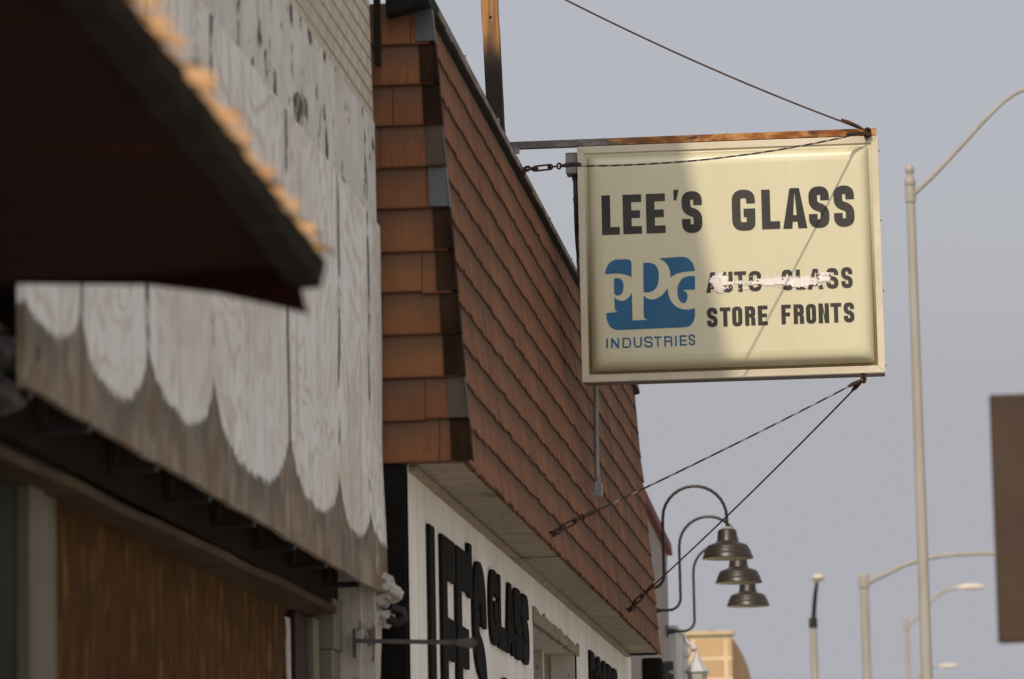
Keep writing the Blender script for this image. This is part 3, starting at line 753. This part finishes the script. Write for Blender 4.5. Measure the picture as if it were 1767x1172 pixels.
# moulded pan face
def ring(x0, z0, x1, z1, r, y): return [(x, y, z) for x, z in rrect(x0, z0, x1, z1, r, 6)]
prof = [(fwd-.004, .006, .004, .0), (fwd+.012, .006, .006, .0), (fwd+.016, .004, .012, .9), (fwd+.020, -.004, .018, 1.), (fwd+.028, -.018, .028, .8), (fwd+.040, -.036, .04, .45), (fwd+.054, -.048, .05, .2), (fwd+.072, -.054, .06, .05), (fwd+.10, -.056, .07, .0)]
b = MB(); vs = []; gr = []; k = len(ring(0, 0, 1, 1, .1, 0))
for ins, dy, r, gm in prof:
    rg = ring(SX0+ins, SZ0+ins, SX1-ins, SZ1-ins, r, SY+dy); vs += rg
    gr += [max(gm*.45, (1.4 if .014 < ins < .06 else .5 if ins < .08 else 0) if q[2] < SZ0+ins+.02 and ins > .014 else 0) for q in rg]
fs = [(i*k+j, i*k+(j+1) % k, (i+1)*k+(j+1) % k, (i+1)*k+j) for i in range(len(prof)-1) for j in range(k)]
b.add(vs, fs, True); m_ = len(prof)-1
b.add(vs[m_*k:], [tuple(range(k))], True); gr += [0]*k
b.a = {'bevel_shade': gr}
fo = b.build('sign_face', M['cream'], sg)
FY = SY-.056       # front of the face
# map from close-up measurements (px in a 2.493x enlargement, origin 980,210) to the face
TLx, TLy, TRx, TRy, BLx, BLy, BRx, BRy = 42, 117, 1337, 75, 70, 1128, 1365, 1102
def face(px, py):
    u = v = .5
    for _ in range(12):
        xl = TLx+(BLx-TLx)*v; xr = TRx+(BRx-TRx)*v; u = (px-xl)/(xr-xl)
        yt = TLy+(TRy-TLy)*u; yb = BLy+(BRy-BLy)*u; v = (py-yt)/(yb-yt)
    return SX0+(SX1-SX0)*u, SZ1-(SZ1-SZ0)*v
def letters(spec, t, bb, lift, mat, name):
    b = MB()
    for ch, x0, y0, x1, y1 in spec:     # top left, bottom right in the enlargement
        ax, az = face(x0, y0); bx, bz = face(x1, y1); w = bx-ax; h = az-bz
        b.prism(glyph(ch, w, h, t, bb), lambda u, v, d: Vector((ax+u, FY-d, bz+v)), 0, lift, back=False)
    return b.build(name, mat, fo, fix=False)
for w_ in ([('L', 152, 335, 233, 503), ('E', 243, 333, 328, 500), ('E', 343, 330, 430, 498), ("'", 456, 313, 486, 357), ('S', 496, 322, 588, 496)],
           [('G', 711, 317, 815, 488), ('L', 838, 315, 920, 484), ('A', 928, 310, 1036, 482), ('S', 1039, 305, 1131, 479), ('S', 1146, 302, 1238, 475)]):
    letters(w_, .050, .045, .002, M['sign_black'], 'shop_name')
for w_ in ([('A', 601, 670, 664, 756), ('U', 670, 668, 718, 755), ('T', 722, 667, 776, 754), ('O', 784, 666, 840, 752)],
           [('G', 925, 662, 973, 748), ('L', 985, 661, 1026, 747), ('A', 1034, 659, 1104, 746), ('S', 1114, 657, 1168, 743), ('S', 1178, 654, 1228, 741)],
           [('S', 606, 822, 653, 903), ('T', 661, 821, 709, 902), ('O', 713, 818, 759, 901), ('R', 768, 817, 814, 899), ('E', 823, 815, 867, 898)],
           [('F', 923, 812, 966, 895), ('R', 975, 811, 1021, 894), ('O', 1028, 810, 1073, 893), ('N', 1081, 808, 1128, 892), ('T', 1132, 807, 1181, 890), ('S', 1188, 806, 1235, 889)]):
    letters(w_, .0245, .022, .002, M['sign_black'], 'trade_lettering')
letters([('I', 176, 948, 184, 990), ('N', 196, 947, 232, 990), ('D', 245, 946, 283, 989), ('U', 293, 944, 330, 988), ('S', 338, 942, 376, 988), ('T', 380, 942, 414, 986), ('R', 424, 941, 460, 985), ('I', 470, 940, 478, 984), ('E', 490, 938, 522, 982), ('S', 528, 935, 557, 981)], .0098, .0095, .002, M['sign_blue'], 'emblem_caption')
def emblem():
    """blue pieces measured in a 3.76x enlargement, origin 1030,420"""
    def f(x, y): return face((x/3.76+1030-980)*2.493, (y/3.76+420-210)*2.493)
    def sm(pts, n=6):
        P = spline([(*p, 0) for p in pts], n); return [(p.x, p.y) for p in P]
    pcs = []
    pcs.append(sm([(68, 228), (71, 205), (80, 178), (98, 152), (130, 133)])+sm([(132, 132), (205, 130), (226, 134), (237, 148), (239, 170)])+[(240, 250)]+sm([(240, 250), (225, 238), (190, 226), (150, 222), (110, 223), (68, 228)])[1:-1])
    pcs.append([(126, 253)]+sm([(126, 253), (158, 253), (178, 266), (188, 300), (182, 343), (165, 361), (145, 364), (127, 352)])[1:])
    pcs.append([(315, 155)]+sm([(315, 155), (352, 154), (388, 165), (407, 190), (416, 230), (413, 280), (402, 312), (380, 334), (350, 345), (318, 344)])[1:])
    pcs.append([(415, 126)]+[(560, 117)]+sm([(560, 117), (600, 125), (632, 155), (646, 190), (648, 210)])[1:]+sm([(648, 210), (600, 213), (555, 220), (520, 232), (492, 250)])[1:]+sm([(492, 250), (489, 215), (477, 178), (450, 145), (415, 126)])[1:-1])
    pcs.append([(75, 477), (155, 470)]+sm([(155, 470), (138, 462), (131, 440), (129, 372)])[1:]+sm([(129, 372), (148, 391), (178, 399), (205, 391), (228, 370), (242, 345)])[1:]+[(247, 526), (346, 523)]+sm([(346, 523), (326, 512), (319, 485), (318, 365)])[1:]+sm([(318, 365), (340, 384), (372, 392), (412, 381), (447, 355), (472, 320)])[1:]
               + sm([(472, 320), (482, 370), (502, 412), (535, 443), (575, 457), (610, 459), (650, 450)])[1:]+sm([(650, 450), (649, 505), (635, 545), (612, 566), (575, 573)])[1:]+[(150, 587)]+sm([(150, 587), (108, 570), (85, 532), (75, 477)])[1:-1])
    pcs.append(sm([(650, 243), (602, 245), (567, 260), (546, 290), (536, 325), (538, 365), (551, 400), (575, 417), (591, 410), (600, 390), (601, 365), (590, 344), (567, 333)])+[(650, 330)])
    b = MB()
    for pc in pcs:
        loop = [f(*q) for q in pc]; out = []
        for q in loop:
            if not out or (Vector(q)-Vector(out[-1])).length > 1e-4: out.append(q)
        b.prism([out], lambda u, v, d: Vector((u, FY-d, v)), 0, .002, back=False)
    return b.build('emblem', M['sign_blue'], fo, fix=False)
emblem()
# smear of white paint over one line
b = MB(); st = 2.2
def smear_mask(x, y):      # 3.76x enlargement coordinates
    yc = 285-(x-780)*.018
    n1 = pnoise(Vector((x*.018, y*.05, 1)))+.6*pnoise(Vector((x*.07, y*.12, 5)))+.3*pnoise(Vector((x*.2, y*.3, 8)))
    blob = lambda cx, cy, rx, ry: 1-((x-cx)/rx)**2-((y-cy)/ry)**2
    m = max(blob(805, 285, 60, 62), blob(1140, 285, 75, 34), blob(1310, 285, 170, 36), blob(1480, 262, 55, 42)-.25)
    streak = .45-abs(y-yc-8)/46 if 755 < x < 1500 else -1
    n2 = pnoise(Vector((x*.045, y*.16, 11)))+.7*pnoise(Vector((x*.16, y*.42, 15)))
    return max(m*.8+n1*.7+n2*.45, streak+n1*.9+n2*.5-.16) > .10
x = 740
while x < 1550:
    y = 205
    while y < 365:
        if smear_mask(x+st/2, y+st/2):
            f = lambda a, c: face((a/3.76+50)*2.493, (c/3.76+210)*2.493)
            p = [f(x, y), f(x, y+st), f(x+st, y+st), f(x+st, y)]
            b.add([(q[0], FY-.004, q[1]) for q in p], [(0, 1, 2, 3)])
        y += st
    x += st
b.build('paint_smear', M['smear'], fo, fix=False)
# top angle iron with its eye and end plate
b = MB(); b.box(-2.225, -.072, SY-.004, SY+.003, SZ1+.004, SZ1+.045); b.box(-2.20, -.072, SY+.0032, SY+.045, SZ1+.004, SZ1+.011)
b.build('angle_iron', M['bar'], sg, bevel=.002)
ey = V(1254, 236, SY+.02); b = MB(); b.tube([ey+Vector((.016*math.cos(rad(a)), 0, .016*math.sin(rad(a)))) for a in range(-40, 225, 20)], .0045, 8); b.build('lifting_eye', M['rust'], sg)
b = MB(); p = V(886, 257, SY-.012); b.box(p.x-.02, p.x+.035, SY-.016, SY-.005, p.z-.03, p.z+.025); b.build('end_bracket', M['bar'], sg)
b = MB(); p = V(1497, 231, SY-.01)
for k in range(3):
    b.tube([p+Vector((.018*math.cos(rad(a)), -.006-.008*k, .022*math.sin(rad(a))+.004*k)) for a in range(0, 361, 30)], .006, 7)
b.tube([p+Vector((-.01, -.02, .02)), p+Vector((.0, -.02, -.02)), p+Vector((-.012, -.012, -.035))], .005, 7)
b.build('wire_hook', M['rust'], sg)
b = MB(); p = V(1490, 655, SY+.0)
for k in range(2): b.tube([p+Vector((.014*math.cos(rad(a)), -.004-.008*k, .020*math.sin(rad(a)))) for a in range(0, 361, 30)], .005, 7)
b.box(p.x-.012, p.x+.012, SY+.01, SY+.02, p.z-.02, SZ0+.003); b.build('wire_hook', M['rust'], sg)
for px, py in ((1520, 382), (1522, 503), (1527, 632), (1518, 262)):
    p = V(px, py, SY+.05); MB().blob((SX1+.001, SY+.02, p.z), (.006, .006, .006), 1, .0, 2).build('frame_screw', M['rust'], sg)
# junction box and conduit
p0 = V(977, 267, SY+.1); p1 = V(998, 303, SY+.1)
jb = MB().box(p0.x, SX0-.002, SY+.03, SY+.16, p1.z, p0.z).build('junction_box', M['grey_box'], sg, bevel=.008)
q0 = V(992, 303, SY+.1); b = MB(); pf = onface(1021, 848); PY = pf.y; PX = pf.x+.035
b.tube(spline([q0, V(993, 340, SY+.1), V(995, 400, SY+.2), V(999, 450, SY+.45), V(1010, 560, SY+.95), Vector((PX, PY, 5.0)), Vector((PX, PY, 4.6)), Vector((PX, PY, 4.26))], 8), [.0125 if i < 24 else .0155 for i in range(57)], 10)
b.build('conduit', M['galv'], sg)
b = MB(); b.tube([q0+Vector((0, 0, .002)), q0+Vector((.001, 0, -.03))], .018, 10); r_ = V(993.5, 342, SY+.1); b.tube([r_, r_+Vector((.001, 0, -.02))], .017, 10)
b.tube(spline([V(992.5, 309, SY+.093), V(993.5, 340, SY+.093), V(995.2, 400, SY+.192), V(999, 447, SY+.44)], 6), .0132, 8)
b.build('conduit_coupling', M['dark_pipe'], jb)
e0 = Vector((PX, PY, 4.25)); e1 = Vector((PX, PY, 4.165)); b = MB()
b.tube([e0+Vector((0, 0, .03)), e0], .019, 10); b.box(e0.x-.018, e0.x+.03, e0.y-.03, e0.y+.03, e1.z, e0.z); b.tube([Vector((e1.x-.03, e1.y-.02, e1.z+.01)), Vector((e1.x+.02, e1.y-.02, e1.z+.01))], .016, 8)
b.build('conduit_elbow', M['galv'], sg, bevel=.004)

# ------------------------------------------------------------------ guy wires
def turnbuckle(a, d, L, wire):
    """hook, open body and eye along d from a"""
    u = d.normalized(); s = u.cross(Vector((0, 1, .3))).normalized(); b = MB()
    b.tube([a, a+u*L*.30], .0055, 7)
    b.tube([a+u*L*.24, a+u*L*.36], .013, 8); b.tube([a+u*L*.68, a+u*L*.76], .013, 8)
    for k in (-1, 1): b.tube([a+u*L*.30+s*k*.0125, a+u*L*.74+s*k*.0125], .0055, 7)
    b.tube([a+u*L*.74, a+u*L*.9], .0055, 7)
    c = a+u*L*.95; b.tube([c+(u*math.cos(rad(t))+s*math.sin(rad(t)))*.015 for t in range(0, 361, 30)], .0055, 7)
    return b.build('turnbuckle', M['rust'], wire)
def eye(a, n, wire):
    b = MB(); b.tube([a-n*.05, a+n*.02], .007, 7); s = n.orthogonal().normalized(); s2 = n.cross(s)
    b.tube([a+n*.02+(s*math.cos(rad(t))+n*math.sin(rad(t)))*.018 for t in range(0, 361, 30)], .007, 7)
    b.box(a.x-.012, a.x+.012, a.y-.012, a.y+.012, a.z-.026, a.z-.004)
    return b.build('eye_bolt', M['rust'], wire)
def wire(label, a, e, L, nrm, sag=.0, r=.0052, mat='cable', splice=True):
    w = thing('guy_wire', label, 'wire', a, 'guy wires of the projecting sign')
    d = (e-a); u = d.normalized(); st_ = a+u*L*.97 if L else a
    pts = [st_.lerp(e, i/24)+Vector((0, 0, -sag*4*(i/24)*(1-i/24))) for i in range(25)]
    b = MB(); b.tube(pts, r, 7); b.build('cable', M[mat], w)
    if L: turnbuckle(a, d, L, w); eye(a, nrm, w)
    if splice:
        b = MB(); k = pts[0]; b.tube([k, k+u*.05, k+u*.13, k+u*.16], [.006, .013, .012, .005], 8); b.build('splice', M['rust'], w)
        b = MB(); k = pts[-1]; b.tube([k-u*.02, k-u*.05, k-u*.11, k-u*.16], [.006, .011, .013, .005], 8); b.build('splice', M['rust'], w)
    return w
hook = V(1495, 229, SY-.03)
wire('wire running up from the cream sign outer corner to the timber post', pt_+Vector((.03, -.03, -.02)), hook+Vector((0, 0, .012)), 0, None, .05, .0056, 'cable_rust')
a = VX(903, 293.5, XT0+.03); wire('wire crossing the front of the cream sign to a turnbuckle at the mansard top', a, hook+Vector((-.01, -.02, -.002)), .28, Vector((.96, 0, .28)).normalized(), .055)
low = V(1488, 655, SY-.012)
a = onface(955, 918); wire('lower wire ending nearest the camera, twisted pale and dark over the shakes', a, low+Vector((0, 0, 0)), .27, nF, .01)
a = onface(1086, 1050); wire('lower dark wire ending beside the gooseneck lamps at the mansard far end', a, low+Vector((0, .02, -.004)), .33, nF, .02, mat='cable_rust')

# ------------------------------------------------------------------ mauve building, its lamps and hanging sign
mb_ = thing('stucco_building', 'mauve grey stucco building with a red coping just beyond the mansard', 'building', (-5, 35, 0))
xw = lambda y: -2.105-.0175*(y-30.95)
YE = 38.6
zt = 5.04
b = MB(); b.hexa([(-9, 30.95, 0), (xw(30.95), 30.95, 0), (xw(YE), YE, 0), (-9, YE, 0), (-9, 30.95, zt), (xw(30.95), 30.95, zt), (xw(YE), YE, zt), (-9, YE, zt)]); b.build('wall', M['mauve'], mb_)
b = MB(); b.hexa([(-9, 30.96, zt+.002), (xw(31)+.05, 30.96, zt+.002), (xw(YE)+.05, YE+.05, zt+.002), (-9, YE+.05, zt+.002), (-9, 30.96, zt+.11), (xw(31)+.04, 30.96, zt+.11), (xw(YE)+.04, YE+.05, zt+.11), (-9, YE+.05, zt+.11)]); b.build('coping', M['red_tile'], mb_)
def lamp(loc, label):
    t = thing('gooseneck_lamp', label, 'wall lamp', (0, 0, 0), 'gooseneck wall lamps')
    path = [(0, 0, 0), (.08, 0, 0), (.16, 0, 0)]+[(x, 0, z) for x, z in arc(.16, .10, .10, -75, 0, 6)]+[(.26, 0, .3), (.26, 0, .45), (.26, 0, .54)]+[(x, 0, z) for x, z in arc(.51, .54, .25, 165, 0, 14)]+[(.76, 0, .49), (.76, 0, .44)]
    MB().tube(path, .0125, 10).build('arm', M['lamp_bronze'], t)
    b = MB(); b.tube([(-.004, 0, 0), (.012, 0, 0)], .06, 20); b.tube([(.012, 0, 0), (.05, 0, 0), (.09, 0, 0)], [.03, .026, .014], 12); b.build('wall_plate', M['lamp_bronze'], t)
    b = MB(); b.lathe([(.0, .455), (.03, .455), (.045, .448), (.068, .44), (.074, .425), (.080, .36), (.090, .343), (.115, .334), (.150, .322), (.166, .304), (.173, .282), (.199, .222), (.201, .216), (.1975, .216), (.18, .275), (.165, .30), (.10, .335), (.0, .35)], (.76, 0, 0), 40)
    sh = b.build('shade', M['lamp_bronze'], t)
    MB().lathe([(.1955, .2165), (.178, .272), (.163, .297), (.10, .331), (0, .345)], (.76, 0, 0), 32).build('lining', M['lamp_in'], sh)
    MB().lathe([(.0, .466), (.028, .465), (.04, .458), (.05, .447)], (.76, 0, 0), 20).build('collar', M['galv'], t)
    t.location = loc; return t
def lamploc(px, py, Y):   # rim centre of the shade
    p = V(px, py, Y); return (p.x-.76, Y, p.z-.216)
l0 = lamp(lamploc(1256, 964, 31.5), 'gooseneck lamp nearest the rust brown mansard, topmost of three')
dup(l0, lamploc(1275, 1006, 34.5), 'gooseneck lamp with its shade between the two others')
dup(l0, lamploc(1291, 1046, 37.6), 'farthest gooseneck lamp with the lowest hanging shade')
bs = thing('wall_sign', 'black hanging wall sign under the far end of the mansard', 'sign', (xw(33), 33, 3.9))
p = V(1130, 1135, 33); b = MB(); b.box(xw(33)+.0, p.x+.06, 32.98, 33.06, p.z-.9, p.z); b.build('board', M['black_paint'], bs, bevel=.02)
b = MB(); b.box(p.x+.062, p.x+.15, 33.0, 33.05, p.z-.9, p.z-.03); b.build('side_plate', M['speckled'], bs, bevel=.015)

# ------------------------------------------------------------------ pale building and lantern
pbd = thing('pale_building', 'pale grey low building behind the gooseneck lamps', 'building', (-5, 43, 0))
p = V(1166, 1085, 38.75); q = V(1225, 1172, 52)
zp = p.z
MB().box(-9, p.x, 38.75, 40.9, 0, zp).build('wall', M['pale_wall'], pbd)
MB().box(-9, p.x+.015, 38.74, 40.93, zp+.002, zp+.03).build('coping', M['pale_wall'], pbd)
lt = thing('wall_lantern', 'white wall lantern with a pointed cap on a scroll arm', 'wall lamp', V(1200, 1150, 40))
c = V(1203, 1157, 40); u = 40/7000.
b = MB(); b.lathe([(0, 31*u), (3*u, 30*u), (8*u, 17*u), (16*u, 4*u), (21*u, 0), (22*u, -3*u), (19*u, -5*u), (0, -5*u)], c, 6, smooth=False); b.build('cap', M['white_metal'], lt)
b = MB(); b.lathe([(0, -5*u), (18*u, -5*u), (12*u, -38*u), (9*u, -42*u), (0, -42*u)], c, 6, smooth=False); b.build('lantern_glass', M['frost'], lt)
b = MB(); b.blob(c+Vector((-5*u, 0, 38*u)), (6*u, 6*u, 6*u), 3, .05, 2); b.build('finial', M['white_metal'], lt)
base = Vector((p.x, 40, c.z+22*u)); b = MB()
b.tube(spline([Vector((p.x, 40, c.z+66*u)), c+Vector((-20*u, 0, 54*u)), c+Vector((-7*u, 0, 41*u))], 6), 3.5*u, 8); b.tube(spline([base, base+Vector((8*u, 0, 2*u)), c+Vector((-13*u, 0, 30*u)), c+Vector((-6*u, 0, 38*u))], 6), 2*u, 8)
b.tube([base+Vector((-.01, 0, -8*u)), base+Vector((0, 0, 10*u))], [3*u, 4*u], 8); b.build('scroll_arm', M['white_metal'], lt)

# ------------------------------------------------------------------ tan block building
tb = thing('block_building', 'sunlit tan block building at the end of the row', 'building', (-5, 62, 0))
p = V(1262, 1095, 60)
b = MB(); b.add([(-12, 60, 0), (p.x, 60, 0), (p.x, 60, p.z), (-12, 60, p.z), (-12, 60.3, 0), (p.x, 60.3, 0), (p.x, 60.3, p.z), (-12, 60.3, p.z)], [(0, 1, 2, 3), (7, 6, 5, 4), (0, 4, 5, 1), (3, 2, 6, 7), (0, 3, 7, 4), (1, 5, 6, 2)]); b.build('wall', M['block'], tb)
b = MB(); pr = [(60.302, 0), (60.302, p.z-.03), (62, p.z-.02), (64, p.z-.04), (66, p.z-.12), (67.6, p.z-.30), (67.8, p.z-.5), (67.8, 0)]
b.prism([pr], lambda u, v, d: Vector((d, u, v)), -12, p.x-.004); b.build('side_wall', M['tan_side'], tb)
MB().box(-12, p.x+.03, 59.95, 60.35, p.z+.002, p.z+.06).build('parapet', M['parapet'], tb)
v_ = V(1227, 1090, 61); MB().tube([(v_.x, 61, p.z-.04), (v_.x, 61, v_.z+.03)], .03, 8).build('vent_pipe', M['galv'], tb)

# ------------------------------------------------------------------ street lamps
def street_lamp(label, top, rt, rb, arm, ra, head=None, finial=False, hs=.3, lean=0):
    t = thing('street_lamp', label, 'street lamp', (top.x+lean, top.y, -.15), 'street lamps along the kerb')
    b = MB(); z0 = -.15
    n = 10; b.tube([(top.x+lean*(1-i/n), top.y, z0+(top.z-z0)*i/n) for i in range(n+1)], [rb+(rt-rb)*i/n for i in range(n+1)], 18)
    b.lathe([(rb*2.2, z0), (rb*2.2, z0+.05), (rb*1.3, z0+.3), (rb, z0+.34)], (top.x+lean, top.y, 0), 16); b.build('pole', M['pole'], t)
    if finial:
        b = MB(); b.lathe([(rt*1.15, -.10), (rt*1.3, -.07), (rt*1.15, -.02), (rt*.7, 0), (rt*.6, .02), (rt*1.0, .05), (rt*1.1, .085), (rt*.8, .12), (rt*.3, .14), (0, .143)], top, 18); b.build('finial', M['pole'], t)
    else:
        b = MB(); b.lathe([(rt*1.12, -.06), (rt*1.12, .01), (rt*.8, .05), (0, .06)], top, 16); b.build('pole_cap', M['pole'], t)
    P = spline(arm, 7); b = MB(); b.tube(P, [ra*(1-.25*i/len(P)) for i in range(len(P))], 10)
    b.tube([Vector((top.x, top.y, arm[0].z-.09)), Vector((top.x, top.y, arm[0].z+.09))], [rt*1.25, rt*1.2], 14); b.build('arm', M['pole'], t)
    if head:
        h = Vector(head); b = MB(); d = (P[-1]-P[-2]); d.z = 0; d.normalize(); s = Vector((-d.y, d.x, 0)); vs = []
        prof_ = [(-.1, .12, .10), (.05, .2, .18), (.3, .45, .25), (.6, .5, .27), (.85, .42, .2), (1.0, .2, .08)]
        for a_, w_, h_ in prof_:
            c_ = h+d*(a_-.1)*hs*2
            vs += [c_+s*(w_*hs*.8*math.cos(q))+Vector((0, 0, h_*hs*1.1*math.sin(q)*(1 if math.sin(q) > 0 else .6))) for q in [2*math.pi*k/12 for k in range(12)]]
        fs = [(i*12+j, i*12+(j+1) % 12, (i+1)*12+(j+1) % 12, (i+1)*12+j) for i in range(len(prof_)-1) for j in range(12)]+[tuple(range(12)), tuple(range(60, 72))]
        b.add(vs, fs, True); b.build('lamp_head', M['lamp_head'], t)
    return t
Yp = 45; tp_ = V(1570, 305, Yp)
arm = [V(1577, 335, Yp), V(1610, 304, Yp), V(1655, 256, Yp), V(1702, 205, Yp), V(1737, 172, Yp), V(1770, 154, Yp), V(1830, 140, Yp)]
street_lamp('nearest street lamp, tall pole with a ball finial beside the cream sign', tp_, .048, .078, arm, .026, V(1832, 140, Yp), True, .35)
Yp = 80
arm = [V(1497, 1006, Yp), V(1530, 990, Yp), V(1570, 972, Yp), V(1620, 960, Yp), V(1670, 956, Yp), V(1730, 955, Yp)]
street_lamp('thick far street lamp pole whose long arm passes behind the nearest pole', V(1490.5, 993, Yp), .085, .10, arm, .05, V(1735, 955, Yp), False, .45)
Yp = 75; dp = Vector((0, -1, 0))
tp2 = V(1403, 1070, Yp)
t = street_lamp('street lamp with a short dark upright arm and small white head', tp2, .065, .09, [V(1403.5, 1075, Yp), V(1405, 1050, Yp-.1), V(1407, 1025, Yp-.3), V(1409, 1010, Yp-.7), V(1410, 1003, Yp-1.5)], .045, V(1411, 1001, Yp-1.6), False, .30)
for ch in t.children:
    if ch.name.startswith('arm'): ch.data.materials[0] = M['black_iron']
Yp = 130
street_lamp('thin distant street lamp with a pale head right of the nearest pole', V(1563.5, 1068, Yp), .075, .085, [V(1566, 1082, Yp), V(1590, 1058, Yp), V(1610, 1035, Yp), V(1630, 1020, Yp), V(1655, 1015, Yp)], .05, V(1658, 1014.5, Yp), False, .42)
Yp = 190
street_lamp('faintest and farthest street lamp, its head low beside the nearest pole', V(1585, 1165, Yp), .08, .09, [V(1587, 1172, Yp), V(1605, 1155, Yp), V(1622, 1148, Yp)], .05, V(1626, 1150, Yp), False, .42)

# ------------------------------------------------------------------ brown sign at the right
br = thing('street_sign', 'brown rectangular street sign panel at the right edge, out of focus', 'sign', (.56, 11.05, 0))
a = V(1707, 681, 11); c = V(1727, 1110, 11)
b = MB(); b.hexa([(a.x, 11.0, c.z), (a.x+.62, 11.0, c.z+.005), (a.x+.62, 11.03, c.z+.005), (a.x, 11.03, c.z), (a.x, 11.0, a.z), (a.x+.62, 11.0, a.z), (a.x+.62, 11.03, a.z), (a.x, 11.03, a.z)])
b.build('panel', M['brown_sign'], br, bevel=.006)
MB().tube([(.56, 11.06, -.001), (.56, 11.06, 3.3)], .03, 12).build('post', M['galv'], br)
